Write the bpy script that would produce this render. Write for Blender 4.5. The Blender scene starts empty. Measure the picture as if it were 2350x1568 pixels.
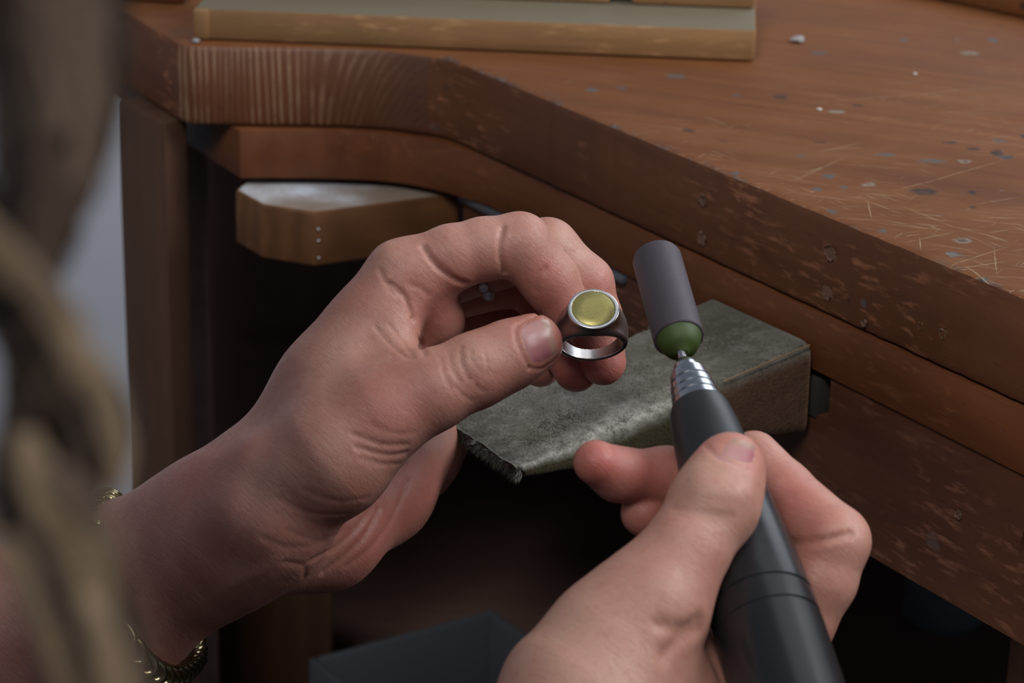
import bpy, bmesh, math, random
import numpy as np
from mathutils import Vector, Matrix
SC = bpy.context.scene
COL = SC.collection
random.seed(7); RNG = np.random.default_rng(11)

# ------------------------------------------------------------------ camera
F_PX, CXP, CYP = 5800.0, 1175.0, 784.0
BENCH_Z = 0.95
CAM = Vector((0.0, 0.0, BENCH_Z + 0.235))
PITCH, ROLL = math.radians(20.5), math.radians(1.2)
FWD = Vector((0, math.cos(PITCH), -math.sin(PITCH)))
_r0 = Vector((1, 0, 0)); _u0 = Vector((0, math.sin(PITCH), math.cos(PITCH)))
RIGHT = _r0 * math.cos(ROLL) + _u0 * math.sin(ROLL) * -1.0
RIGHT = (_r0 * math.cos(ROLL) + _u0 * math.sin(ROLL)).normalized()
UP = (_u0 * math.cos(ROLL) - _r0 * math.sin(ROLL)).normalized()
cd = bpy.data.cameras.new('camera'); cam = bpy.data.objects.new('camera', cd); COL.objects.link(cam)
cam.matrix_world = Matrix(((RIGHT.x, UP.x, -FWD.x, CAM.x), (RIGHT.y, UP.y, -FWD.y, CAM.y),
                           (RIGHT.z, UP.z, -FWD.z, CAM.z), (0, 0, 0, 1)))
cd.sensor_width = 36.0; cd.lens = F_PX / 2350.0 * 36.0
cd.clip_start = 0.02; cd.clip_end = 50
cd.dof.use_dof = True; cd.dof.focus_distance = 0.715; cd.dof.aperture_fstop = 19.0
SC.camera = cam

# ------------------------------------------------------------------ light
w = bpy.data.worlds.new('world'); SC.world = w; w.use_nodes = True
w.node_tree.nodes['Background'].inputs[0].default_value = (0.62, 0.72, 0.90, 1)
w.node_tree.nodes['Background'].inputs[1].default_value = 0.20
def area(name, loc, aim, sx, sy, watts, colr):
    l = bpy.data.lights.new(name, 'AREA'); l.shape = 'RECTANGLE'; l.size = sx; l.size_y = sy
    l.energy = watts; l.color = colr
    o = bpy.data.objects.new(name, l); COL.objects.link(o); o.location = loc
    o.rotation_euler = (Vector(aim) - Vector(loc)).to_track_quat('-Z', 'Y').to_euler()
    return o
area('window_daylight', (1.25, 2.55, 2.3), (0.1, 0.7, 0.9), 1.3, 1.2, 14, (0.86, 0.93, 1.0))
area('added_fill_light', (-0.43, -0.75, 2.5), (0.05, 0.75, 0.95), 0.65, 0.65, 26, (1.0, 0.96, 0.92))  # fill lamp added behind the jeweller to brighten the camera-facing sides
area('side_window_daylight', (1.45, 0.62, 2.05), (0.05, 0.75, 0.93), 1.0, 1.0, 29, (0.98, 0.985, 1.0))
area('skylight', (0.55, 0.75, 2.75), (0.0, 0.75, 0.9), 1.2, 1.0, 3.5, (1.0, 0.98, 0.95))
SC.view_settings.view_transform = 'Standard'; SC.view_settings.look = 'None'
SC.view_settings.gamma = 1.0; SC.view_settings.use_curve_mapping = False
SC.view_settings.exposure = 0.0

# ------------------------------------------------------------------ pixel helpers (true positions in the room)
def ray(px, py):
    return (FWD + RIGHT * ((px - CXP) / F_PX) - UP * ((py - CYP) / F_PX))
def P(px, py, d):                       # d = depth in metres along the optical axis
    return CAM + ray(px, py) * d
def PZ(px, py, z):
    r = ray(px, py); return CAM + r * ((z - CAM.z) / r.z)
def PV(px, py, a, b):                   # on the vertical plane through a and b
    n = Vector((b.y - a.y, a.x - b.x, 0)); r = ray(px, py)
    return CAM + r * (n.dot(a - CAM) / n.dot(r))
def C2W(c):                             # camera mm -> world m (array n,3)
    c = np.asarray(c, float) * 0.001
    M = np.array([RIGHT, UP, FWD]); return c @ M + np.array(CAM)
def CW(x, y, z): return Vector(C2W([[x, y, z]])[0])
def J(px, py, d):                       # px,py and depth mm -> camera mm
    return np.array([(px - CXP) / F_PX * d, -(py - CYP) / F_PX * d, d])

# ------------------------------------------------------------------ object helpers
ORG = {}
def tag(o, label=None, cat=None, group=None, kind=None):
    if label: o['label'] = label
    if cat: o['category'] = cat
    if group: o['group'] = group
    if kind: o['kind'] = kind
    return o
def thing(name, loc, label, cat, group=None, kind=None):
    o = bpy.data.objects.new(name, None); COL.objects.link(o); o.location = loc
    o.empty_display_size = 0.02
    ORG[o] = Vector(loc); return tag(o, label, cat, group, kind)
def mesh_obj(name, verts, faces, mat, parent=None, loc=None, smooth=True, sharp=35, fmats=None):
    """verts in world coordinates"""
    if parent is not None: org = ORG[parent]
    else: org = Vector(loc) if loc is not None else Vector((0, 0, 0))
    v = np.asarray([tuple(p) for p in verts] if not isinstance(verts, np.ndarray) else verts, float) - np.array(org)
    me = bpy.data.meshes.new(name); me.from_pydata(v.tolist(), [], [tuple(f) for f in faces]); me.update()
    mats = mat if isinstance(mat, (list, tuple)) else [mat]
    for m in mats: me.materials.append(m)
    if fmats is not None: me.polygons.foreach_set('material_index', np.asarray(fmats, np.int32))
    if smooth:
        me.polygons.foreach_set('use_smooth', [True] * len(me.polygons))
        if sharp is not None: me.set_sharp_from_angle(angle=math.radians(sharp))
    o = bpy.data.objects.new(name, me); COL.objects.link(o)
    if parent is not None: o.parent = parent
    else: o.location = org
    ORG[o] = org; return o
def bm_obj(name, bm, mat, parent=None, loc=None, smooth=True, sharp=35):
    bmesh.ops.recalc_face_normals(bm, faces=bm.faces)
    bm.verts.index_update()
    v = [tuple(x.co) for x in bm.verts]; f = [[x.index for x in g.verts] for g in bm.faces]
    fm = [g.material_index for g in bm.faces]; bm.free()
    return mesh_obj(name, v, f, mat, parent, loc, smooth, sharp, fm)
def bev(bm, edges, off, seg=2):
    bmesh.ops.bevel(bm, geom=list(edges), offset=off, segments=seg, profile=0.5, affect='EDGES', clamp_overlap=True)
def hexa(c, b=0.0, seg=2):
    """c: 8 corners, bottom loop 4 then top loop 4"""
    bm = bmesh.new(); v = [bm.verts.new(p) for p in c]
    for f in ((3, 2, 1, 0), (4, 5, 6, 7), (0, 1, 5, 4), (1, 2, 6, 5), (2, 3, 7, 6), (3, 0, 4, 7)):
        bm.faces.new([v[i] for i in f])
    bmesh.ops.recalc_face_normals(bm, faces=bm.faces)
    if b: bev(bm, bm.edges, b, seg)
    return bm
def box(x0, x1, y0, y1, z0, z1, b=0.002, yaw=0, piv=None):
    c = [Vector(p) for p in ((x0, y0, z0), (x1, y0, z0), (x1, y1, z0), (x0, y1, z0), (x0, y0, z1), (x1, y0, z1), (x1, y1, z1), (x0, y1, z1))]
    if yaw:
        pv = Vector(piv) if piv is not None else Vector(((x0 + x1) / 2, (y0 + y1) / 2, 0))
        M = Matrix.Rotation(yaw, 3, 'Z'); c = [M @ (p - pv) + pv for p in c]
    return hexa(c, b)
def prism(pts, z0, z1, b=0.0, seg=2):
    bm = bmesh.new(); lo = [bm.verts.new((p[0], p[1], z0)) for p in pts]; hi = [bm.verts.new((p[0], p[1], z1)) for p in pts]
    n = len(pts); bm.faces.new(lo[::-1]); bm.faces.new(hi)
    for i in range(n): bm.faces.new((lo[i], lo[(i + 1) % n], hi[(i + 1) % n], hi[i]))
    bmesh.ops.recalc_face_normals(bm, faces=bm.faces)
    if b:
        bev(bm, [e for e in bm.edges if abs(e.verts[0].co.z - e.verts[1].co.z) < 1e-6], b, seg)
    return bm
def frame(ax):
    ax = Vector(ax).normalized(); t = Vector((0, 0, 1)) if abs(ax.z) < 0.9 else Vector((1, 0, 0))
    u = ax.cross(t).normalized(); return ax, u, ax.cross(u).normalized()
def lathe(a, ax, prof, n=48, caps=True):
    """prof: list of (t, r) along ax in metres"""
    ax, u, v = frame(ax); a = Vector(a); V = []; Fc = []
    for t, r in prof:
        for i in range(n):
            q = 2 * math.pi * i / n; V.append(a + ax * t + (u * math.cos(q) + v * math.sin(q)) * r)
    for k in range(len(prof) - 1):
        for i in range(n):
            j = (i + 1) % n; Fc.append((k * n + i, k * n + j, (k + 1) * n + j, (k + 1) * n + i))
    if caps: Fc.append(tuple(range(n))[::-1]); Fc.append(tuple((len(prof) - 1) * n + i for i in range(n)))
    return V, Fc
def tube(pts, rad, n=8, closed=False, caps=True):
    pts = [Vector(p) for p in pts]; m = len(pts); V = []; Fc = []
    rr = rad if isinstance(rad, (list, tuple)) else [rad] * m
    prev = None
    for i in range(m):
        if closed: tg = pts[(i + 1) % m] - pts[i - 1]
        else: tg = pts[min(i + 1, m - 1)] - pts[max(i - 1, 0)]
        tg.normalize()
        if prev is None: _, u, _ = frame(tg)
        else: u = (prev - tg * prev.dot(tg)).normalized()
        prev = u; v = tg.cross(u)
        for k in range(n):
            q = 2 * math.pi * k / n; V.append(pts[i] + (u * math.cos(q) + v * math.sin(q)) * rr[i])
    for i in range(m if closed else m - 1):
        j = (i + 1) % m
        for k in range(n):
            l = (k + 1) % n; Fc.append((i * n + k, i * n + l, j * n + l, j * n + k))
    if caps and not closed: Fc.append(tuple(range(n))[::-1]); Fc.append(tuple((m - 1) * n + k for k in range(n)))
    return V, Fc
def catmull(pts, per=8, closed=False):
    P_ = [np.array(p, float) for p in pts]; n = len(P_); out = []
    for i in range(n if closed else n - 1):
        if closed: p0, p1, p2, p3 = P_[i - 1], P_[i], P_[(i + 1) % n], P_[(i + 2) % n]
        else: p0, p1, p2, p3 = P_[max(i - 1, 0)], P_[i], P_[i + 1], P_[min(i + 2, n - 1)]
        for k in range(per):
            t = k / per
            out.append(0.5 * (2 * p1 + (p2 - p0) * t + (2 * p0 - 5 * p1 + 4 * p2 - p3) * t * t + (3 * p1 - p0 - 3 * p2 + p3) * t ** 3))
    if not closed: out.append(P_[-1])
    return out

# ------------------------------------------------------------------ materials
class NT:
    def __init__(s, name):
        s.m = bpy.data.materials.new(name); s.m.use_nodes = True; s.t = s.m.node_tree; s.n = s.t.nodes; s.l = s.t.links
        s.b = s.n['Principled BSDF']; s.tc = s.n.new('ShaderNodeTexCoord')
    def put(s, sock, val):
        if isinstance(val, bpy.types.NodeSocket): s.l.new(val, sock)
        else: sock.default_value = val
    def bsdf(s, **k):
        for a, v in k.items(): s.put(s.b.inputs[a.replace('_', ' ')], v)
    def map(s, scale=(1, 1, 1), rot=(0, 0, 0), loc=(0, 0, 0), src=None):
        # rotate first, then scale
        a = s.n.new('ShaderNodeMapping'); a.inputs['Rotation'].default_value = rot; a.inputs['Location'].default_value = loc
        s.l.new(src or s.tc.outputs['Object'], a.inputs[0])
        b = s.n.new('ShaderNodeVectorMath'); b.operation = 'MULTIPLY'; s.l.new(a.outputs[0], b.inputs[0]); b.inputs[1].default_value = scale
        return b.outputs[0]
    def noise(s, vec, scale=1.0, detail=4, rough=0.55, dist=0.0, col=False):
        a = s.n.new('ShaderNodeTexNoise'); s.l.new(vec, a.inputs['Vector']); a.inputs['Scale'].default_value = scale
        a.inputs['Detail'].default_value = detail; a.inputs['Roughness'].default_value = rough; a.inputs['Distortion'].default_value = dist
        return a.outputs['Color' if col else 0]
    def voro(s, vec, scale=1.0, feat='F1', out='Distance', rand=1.0):
        a = s.n.new('ShaderNodeTexVoronoi'); a.feature = feat; s.l.new(vec, a.inputs['Vector']); a.inputs['Scale'].default_value = scale
        a.inputs['Randomness'].default_value = rand
        return a.outputs[out]
    def wave(s, vec, scale, dist=0.0, detail=2, dscale=1.0, typ='BANDS', d='X'):
        a = s.n.new('ShaderNodeTexWave'); a.wave_type = typ
        if typ == 'BANDS': a.bands_direction = d
        else: a.rings_direction = d
        s.l.new(vec, a.inputs['Vector']); a.inputs['Scale'].default_value = scale; a.inputs['Distortion'].default_value = dist
        a.inputs['Detail'].default_value = detail; a.inputs['Detail Scale'].default_value = dscale
        return a.outputs['Fac']
    def ramp(s, fac, stops, interp='LINEAR'):
        a = s.n.new('ShaderNodeValToRGB'); a.color_ramp.interpolation = interp; e = a.color_ramp.elements
        while len(e) < len(stops): e.new(0.5)
        for i, (p, c) in enumerate(stops):
            e[i].position = p; e[i].color = (c, c, c, 1) if isinstance(c, (int, float)) else (*c, 1)
        s.l.new(fac, a.inputs[0]); return a.outputs[0]
    def mix(s, fac, a, b, mode='MIX'):
        m = s.n.new('ShaderNodeMix'); m.data_type = 'RGBA'; m.blend_type = mode; m.clamp_factor = True
        for sock, v in ((m.inputs[0], fac), (m.inputs[6], a), (m.inputs[7], b)):
            if isinstance(v, bpy.types.NodeSocket): s.l.new(v, sock)
            elif isinstance(v, (tuple, list)): sock.default_value = (*v, 1) if len(v) == 3 else v
            else: sock.default_value = v
        return m.outputs[2]
    def math(s, op, a, b=0.0, c=None, clamp=False):
        m = s.n.new('ShaderNodeMath'); m.operation = op; m.use_clamp = clamp; s.put(m.inputs[0], a); s.put(m.inputs[1], b)
        if c is not None: s.put(m.inputs[2], c)
        return m.outputs[0]
    def sep(s, vec):
        a = s.n.new('ShaderNodeSeparateXYZ'); s.l.new(vec, a.inputs[0]); return a.outputs
    def attr(s, name):
        a = s.n.new('ShaderNodeAttribute'); a.attribute_name = name; return a.outputs
    def bump(s, h, strength=0.3, dist=0.001, prev=None):
        a = s.n.new('ShaderNodeBump'); a.inputs['Strength'].default_value = strength; a.inputs['Distance'].default_value = dist
        s.l.new(h, a.inputs['Height'])
        if prev is not None: s.l.new(prev, a.inputs['Normal'])
        s.l.new(a.outputs[0], s.b.inputs['Normal']); return a.outputs[0]

def plain(name, col, rough=0.5, metal=0.0, bump=0, bscale=400):
    t = NT(name); t.bsdf(Base_Color=(*col, 1), Roughness=rough, Metallic=metal)
    if bump: t.bump(t.noise(t.map(), bscale, 4), bump, 0.0005)
    return t.m

def wood(name, dark, light, ang=0.0, rough=0.45, scr=0.0, spots=0.0, rings=0.35, wear=None, axis='z', scuff=0.0, stains=False):
    """grain along the x direction turned by ang about z (axis z) ; axis 'v' = vertical grain"""
    t = NT(name)
    rot = (0, 0, -ang) if axis == 'z' else (0, math.pi / 2, 0)
    g = t.map((3, 90, 90), rot); fine = t.noise(g, 1.0, 8, 0.65, 0.3)
    g2 = t.map((1.2, 22, 22), rot); broad = t.noise(g2, 1.0, 4, 0.5, 0.8)
    pores = t.noise(t.map((25, 900, 900), rot), 1.0, 3, 0.6)
    f = t.math('ADD', t.math('MULTIPLY', fine, 0.6), t.math('MULTIPLY', broad, 0.4))
    col = t.ramp(f, [(0.30, dark), (0.70, light)])
    rg = t.wave(t.map((1.5, 60, 60), rot), 0.5, 6.0, 3, 0.6, d='Y')
    col = t.mix(t.math('MULTIPLY', rg, rings), col, tuple(c * 0.62 for c in dark))
    col = t.mix(t.ramp(pores, [(0.62, 0.0), (0.72, 0.45)]), col, tuple(c * 0.45 for c in dark))
    blot = t.noise(t.map(), 9.0, 4, 0.6)
    col = t.mix(t.ramp(blot, [(0.40, 0.30), (0.62, 0.0)]), col, tuple(c * 0.55 for c in dark))
    h = t.math('MULTIPLY', fine, 0.4)
    if scuff:
        pt = t.noise(t.map((20, 20, 20)), 1.0, 3)
        sc = t.noise(t.map((85, 420, 420), rot), 1.0, 4, 0.6)
        mk = t.math('MULTIPLY', t.ramp(pt, [(0.46, 0.0), (0.62, 1.0)]), t.ramp(sc, [(0.54, 0.0), (0.68, 1.0)]))
        col = t.mix(t.math('MULTIPLY', mk, scuff), col, tuple(min(1, c * 1.7 + 0.02) for c in light))
    if spots:
        sv = t.map((44, 60, 60), (0, 0, 0.1)); warp = t.noise(t.map((160, 160, 160)), 1.0, 2, col=True)
        va = t.n.new('ShaderNodeVectorMath'); va.operation = 'MULTIPLY_ADD'; t.l.new(warp, va.inputs[0])
        va.inputs[1].default_value = (0.28, 0.28, 0.28); t.l.new(sv, va.inputs[2])
        dd = t.voro(va.outputs[0], 1.0); cc = t.voro(va.outputs[0], 1.0, out='Color'); sc_ = t.sep(cc)
        size = t.math('MULTIPLY', t.math('POWER', sc_[0], 2.2), 0.20)
        sp = t.math('MULTIPLY', t.math('SUBTRACT', size, dd), 18.0, clamp=True)
        col = t.mix(t.math('MULTIPLY', sp, spots), col, t.mix(sc_[1], (0.05, 0.052, 0.055), (0.16, 0.17, 0.18)))
        h = t.math('SUBTRACT', h, t.math('MULTIPLY', sp, 0.6))
        d2 = t.voro(t.map((60, 90, 90), (0.3, 0.2, 0.1)), 1.0); c2 = t.sep(t.voro(t.map((60, 90, 90), (0.3, 0.2, 0.1)), 1.0, out='Color'))
        s2 = t.math('MULTIPLY', t.math('SUBTRACT', t.math('MULTIPLY', t.math('POWER', c2[0], 5.0), 0.22), d2), 20, clamp=True)
        col = t.mix(t.math('MULTIPLY', s2, 0.8 * spots), col, (0.03, 0.022, 0.018))
    if scr:
        msk = None
        if wear is not None:
            px = t.sep(t.tc.outputs['Object'])
            dx = t.math('SUBTRACT', px[0], wear[0]); dy = t.math('SUBTRACT', px[1], wear[1])
            r = t.math('SQRT', t.math('ADD', t.math('MULTIPLY', dx, dx), t.math('MULTIPLY', dy, dy)))
            msk = t.ramp(t.math('DIVIDE', r, wear[2]), [(0.15, 1.0), (1.0, 0.12)])
        tot = None
        for i, (a_, ln, th) in enumerate(((0.25, 40, 0.64), (-0.5, 60, 0.655), (0.9, 50, 0.665), (0.12, 22, 0.645), (1.45, 75, 0.67))):
            n_ = t.noise(t.map((ln, 800, 800), (0, 0, -a_ - ang), (i * 3.1, i * 1.7, i)), 1.0, 2, 0.5, 0.05)
            q = t.ramp(n_, [(th, 0.0), (th + 0.05, 1.0)])
            tot = q if tot is None else t.math('MAXIMUM', tot, q)
        pt = t.ramp(t.noise(t.map((18, 18, 18)), 1.0, 3), [(0.42, 0.1), (0.62, 1.0)])
        tot = t.math('MULTIPLY', tot, pt)
        if msk is not None: tot = t.math('MULTIPLY', tot, msk)
        col = t.mix(t.math('MULTIPLY', tot, scr), col, (0.50, 0.40, 0.26))
        h = t.math('SUBTRACT', h, t.math('MULTIPLY', tot, 0.8))
        if msk is not None:
            worn = t.math('MULTIPLY', msk, t.ramp(t.noise(t.map((14, 30, 14)), 1.0, 5), [(0.45, 0.0), (0.7, 0.55)]))
            col = t.mix(worn, col, (0.26, 0.135, 0.05))
    if stains: col = stain_layer(t, col)
    t.bsdf(Base_Color=col, Roughness=t.ramp(t.noise(t.map(), 30, 4), [(0.3, rough - 0.08), (0.7, rough + 0.12)]), Specular_IOR_Level=0.25)
    t.bump(h, 0.35, 0.0006)
    return t.m

BO = Vector((0.35, 1.25, 0.0))
STAINS = [(1552,175,24,7,0),(1360,206,18,7,0),(1425,202,16,5,0),(1792,223,20,7,1),(1880,122,24,5,0),(1920,257,24,5,2),(1692,218,13,3,0),(1580,300,17,5,1),
    (2140,370,36,7,0),(2035,355,30,4,0),(2215,371,18,5,2),(2215,371,9,2.5,1),(2180,327,20,4,1),(2290,352,18,10,1),(1900,405,16,7,0),(1875,435,18,5,0),(1995,423,18,5,2),(1935,430,14,4,0),
    (2235,443,12,5,1),(2235,476,14,4,1),(2207,552,24,8,2),(2207,552,14,4,1),(1910,485,14,6,0),(2025,530,14,5,0),(1690,398,16,4,0),
    (2250,645,20,13,1),(2262,640,12,5,0),(1840,357,12,4,0),(1885,327,18,3,1),(2345,312,8,7,1),(2075,92,10,4,0),(2280,92,14,7,0),(2225,122,24,5,2),(2120,440,40,10,1)]
SCRATCH = [(1802,422,1955,355),(2040,440,2175,407),(1960,450,2080,496),(1870,350,1995,325),(1880,345,1990,338),(1800,242,2345,196),(2000,500,2110,520),(2060,560,2200,530),(2150,620,2330,560),(2230,470,2340,452),(2060,470,2190,520),
    (2130,505,2345,560),(2200,600,2290,660),(2280,560,2290,640),(2110,540,2112,575),(1830,400,1900,380),(2240,500,2345,500),(1990,455,2000,505),(2130,560,2240,575),(2090,430,2330,360)]
MARKS = []
for x, y, rx, ry, k in STAINS:
    c = PZ(x, y, BENCH_Z); MARKS.append((c, 0.0, rx * (c - CAM).dot(FWD) / F_PX, 0.5 * (PZ(x, y - ry, BENCH_Z) - PZ(x, y + ry, BENCH_Z)).length, k))
for x0, y0, x1, y1 in SCRATCH:
    p, q = PZ(x0, y0, BENCH_Z), PZ(x1, y1, BENCH_Z); MARKS.append(((p + q) / 2, math.atan2(q.y - p.y, q.x - p.x), (q - p).length / 2, 0.00024, 3))
def stain_layer(t, col):
    """old ink, solder and burn stains and knife scratches, each at its own place on the wood"""
    wn = t.noise(t.map((120, 120, 120)), 1.0, 4, 0.7, col=True); va = t.n.new('ShaderNodeVectorMath'); va.operation = 'MULTIPLY_ADD'
    t.l.new(wn, va.inputs[0]); va.inputs[1].default_value = (0.0050, 0.0050, 0); t.l.new(t.tc.outputs['Object'], va.inputs[2])
    vb = t.n.new('ShaderNodeVectorMath'); vb.operation = 'MULTIPLY_ADD'; t.l.new(t.noise(t.map((25, 25, 25)), 1.0, 2, col=True), vb.inputs[0])
    vb.inputs[1].default_value = (0.0014, 0.0014, 0); t.l.new(t.tc.outputs['Object'], vb.inputs[2])
    acc = [None] * 4
    for c, an, rx, ry, k in MARKS:
        m = t.n.new('ShaderNodeMapping'); m.vector_type = 'TEXTURE'; o = 0.0025 if k < 3 else 0.0007
        m.inputs['Location'].default_value = (c.x - BO.x + o, c.y - BO.y + o, 0); m.inputs['Rotation'].default_value = (0, 0, an); m.inputs['Scale'].default_value = (rx, ry, 1000)
        t.l.new((va if k < 3 else vb).outputs[0], m.inputs[0])
        ln = t.n.new('ShaderNodeVectorMath'); ln.operation = 'LENGTH'; t.l.new(m.outputs[0], ln.inputs[0])
        acc[k] = ln.outputs['Value'] if acc[k] is None else t.math('MINIMUM', acc[k], ln.outputs['Value'])
    br = t.noise(t.map((260, 260, 260)), 1.0, 3)
    # chipped, inky arris along the straight front edge
    e0, e1 = PZ(2350, 683, BENCH_Z), PZ(1120, 171.7, BENCH_Z); ed = (e1 - e0).normalized(); en = Vector((ed.y, -ed.x, 0)); en = en if en.y > 0 else -en
    dt = t.n.new('ShaderNodeVectorMath'); dt.operation = 'DOT_PRODUCT'; t.l.new(va.outputs[0], dt.inputs[0]); dt.inputs[1].default_value = en
    de = t.math('SUBTRACT', dt.outputs['Value'], en.dot(e0 - BO) + 0.0025)
    ch = t.math('MULTIPLY', t.ramp(t.math('MULTIPLY', t.math('ABSOLUTE', de), 100.0), [(0.12, 1.0), (0.42, 0.0)]), t.ramp(t.noise(t.map((75, 75, 75)), 1.0, 3), [(0.46, 0.0), (0.58, 1.0)]))
    col = t.mix(t.math('MULTIPLY', ch, 0.85), col, t.mix(t.ramp(br, [(0.45, 0.0), (0.6, 1.0)]), (0.035, 0.028, 0.028), (0.10, 0.105, 0.11)))
    f = [t.math('MULTIPLY', t.ramp(acc[k], [(0.55, 1.0), (1.0, 0.0)]), t.ramp(br, [(0.34, 0.25), (0.56, 1.0)])) for k in range(4)]
    col = t.mix(t.math('MULTIPLY', f[0], 0.85), col, (0.085, 0.092, 0.098)); col = t.mix(t.math('MULTIPLY', f[2], 0.8), col, (0.23, 0.22, 0.17))
    col = t.mix(t.math('MULTIPLY', f[1], 0.9), col, (0.030, 0.024, 0.024)); return t.mix(t.math('MULTIPLY', f[3], 0.6), col, (0.40, 0.30, 0.17))
# colours (linear)
W_TOP = wood('bench_top_wood', (0.128, 0.043, 0.0145), (0.222, 0.085, 0.0285), ang=-0.45, rough=0.55, scr=0.6, spots=0.9, rings=0.12, stains=True, wear=(-0.13, -0.60, 0.30))
W_EDGE = wood('bench_edge_wood', (0.093, 0.034, 0.016), (0.187, 0.072, 0.032), ang=-0.886, rough=0.5, spots=0.5, rings=0.22, scuff=0.6)
W_APRON = wood('apron_wood', (0.103, 0.032, 0.013), (0.193, 0.070, 0.026), ang=-0.886, rough=0.5, rings=0.2, scuff=0.25, spots=0.25)
W_PANEL = wood('panel_wood', (0.075, 0.029, 0.016), (0.136, 0.054, 0.028), ang=-0.886, rough=0.48, rings=0.15, scuff=0.7, spots=0.25)
W_LEG = wood('leg_wood', (0.073, 0.036, 0.021), (0.121, 0.060, 0.035), axis='v', rough=0.65, rings=0.12)
W_PINE = wood('old_pine', (0.172, 0.086, 0.036), (0.395, 0.223, 0.099), ang=-0.06, rough=0.6, spots=0.7, rings=0.2, scuff=0.4)
W_BLOCK = wood('block_wood', (0.115, 0.050, 0.022), (0.25, 0.112, 0.046), ang=0.9, rough=0.5, rings=0.45)
def endgrain_mat():
    t = NT('end_grain_wood')
    x = t.sep(t.tc.outputs['Object'])
    # growth rings cut across: near vertical lines that fan out to the right
    fan = t.math('MULTIPLY', t.math('MULTIPLY', t.math('MAXIMUM', t.math('SUBTRACT', x[0], -0.430), 0.0), t.math('SUBTRACT', x[2], 0.918)), 15.0)
    xx = t.math('ADD', t.math('SUBTRACT', x[0], fan), t.math('MULTIPLY', t.noise(t.map((70, 70, 6)), 1.0, 2), 0.007))
    c = t.n.new('ShaderNodeCombineXYZ'); t.l.new(xx, c.inputs[0]); t.l.new(t.math('MULTIPLY', x[2], 0.12), c.inputs[2])
    irr = t.noise(t.map((160, 160, 14), loc=(0.2, 0, 0)), 1.0, 3)
    st = t.math('MULTIPLY', t.wave(c.outputs[0], 112.0, 7.0, 3, 0.25, d='X'), t.ramp(irr, [(0.3, 0.45), (0.6, 1.15)]))
    n1 = t.noise(t.map((30, 30, 60)), 1.0, 4); n2 = t.noise(t.map((500, 500, 260)), 1.0, 3)
    worn = t.ramp(t.noise(t.map((30, 30, 50)), 1.0, 4), [(0.36, 0.1), (0.58, 1.0)])
    m = t.math('MULTIPLY', t.ramp(st, [(0.45, 0.0), (0.85, 1.0)]), worn)
    base = t.mix(n1, (0.088, 0.028, 0.011), (0.155, 0.054, 0.021))
    col = t.mix(t.math('MULTIPLY', m, 0.62), base, (0.34, 0.215, 0.13))
    col = t.mix(t.ramp(n2, [(0.60, 0.0), (0.75, 0.4)]), col, (0.04, 0.016, 0.008))
    # fades into long grain where the edge curves round
    fade = t.ramp(t.math('DIVIDE', t.math('SUBTRACT', x[0], -0.432), 0.042), [(0.0, 0.0), (1.0, 1.0)])
    lg = t.noise(t.map((60, 60, 700)), 1.0, 5); lc = t.mix(lg, (0.060, 0.0215, 0.010), (0.122, 0.046, 0.0205))
    col = t.mix(fade, col, lc)
    t.bsdf(Base_Color=col, Roughness=0.5); t.bump(m, 0.2, 0.0006); return t.m
W_END = endgrain_mat()
RECESS_SHADE = plain('recess_shade_colour', (0.030, 0.024, 0.022), 0.9)  # near-black colour standing in for shade inside openings
def plaster():
    t = NT('pale_plaster'); n = t.noise(t.map(), 3, 4)
    t.bsdf(Base_Color=t.mix(n, (0.50, 0.53, 0.60), (0.60, 0.63, 0.70)), Roughness=0.9); return t.m
PLASTER = plaster()

# ------------------------------------------------------------------ room
def struct(name, bm, m):
    o = bm_obj(name, bm, m); o['kind'] = 'structure'; return o
FLOORM = wood('floor_wood', (0.020, 0.014, 0.011), (0.045, 0.030, 0.022), rough=0.6)
struct('floor', box(-2.6, 2.4, -2.2, 2.4, -0.05, 0.0, 0), FLOORM)
struct('wall_left', box(-2.65, -2.6, -2.2, 2.4, 0, 2.9, 0), PLASTER)
wb = bmesh.new()                       # back wall with a tall window opening out of frame, top right
def wall_piece(x0, x1, z0, z1):
    b_ = box(x0, x1, 2.4, 2.48, z0, z1, 0); me = bpy.data.meshes.new('t'); b_.to_mesh(me); b_.free(); wb.from_mesh(me); bpy.data.meshes.remove(me)
for a in ((-2.6, -0.2, 0, 2.9), (2.0, 2.4, 0, 2.9), (-0.2, 2.0, 0, 1.5)): wall_piece(*a)
struct('wall_back', wb, PLASTER)

# ------------------------------------------------------------------ workbench
ZT, TH = BENCH_Z, 0.032
ZA = ZT - TH; ZB = ZA - 0.0195; ZC = ZB - 0.052
EA, EB = PZ(2350, 683, ZT), PZ(1253, 227, ZT)          # straight front edge
ED = (EB - EA).normalized()
top_px = [(2350, 683), (2177, 609), (1976, 520), (1741, 431), (1511, 333), (1402, 287), (1253, 227), (1120, 171.7), (1030, 136), (940, 121), (850, 112), (740, 108), (600, 106), (470, 104)]
EB = PZ(1120, 171.7, ZT); EA = PZ(2350, 683, ZT); ED = (EB - EA).normalized()
crv = [Vector(p) for p in catmull([EA.lerp(EB, 0.9)] + [PZ(x, y, ZT) for x, y in top_px[7:]], 4)]
edge = [EA - ED * 0.5] + [EA.lerp(EB, 0.9 * k / 130) for k in range(130)] + crv
for i_, p in enumerate(edge[1:-2]):                        # knocked, uneven arris
    q_ = math.sin(i_ * 12.9898) * 43758.5453; q_ -= math.floor(q_); wv = math.sin(i_ * 0.9) * 0.5 + math.sin(i_ * 0.37 + 1) * 0.5
    p += Vector((-ED.y, ED.x, 0)) * (0.00025 * (q_ - 0.5) + 0.0002 * wv)
cor = PZ(418, 103, ZT)
lf = (PZ(262, 14, ZT) - cor).normalized()
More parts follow.
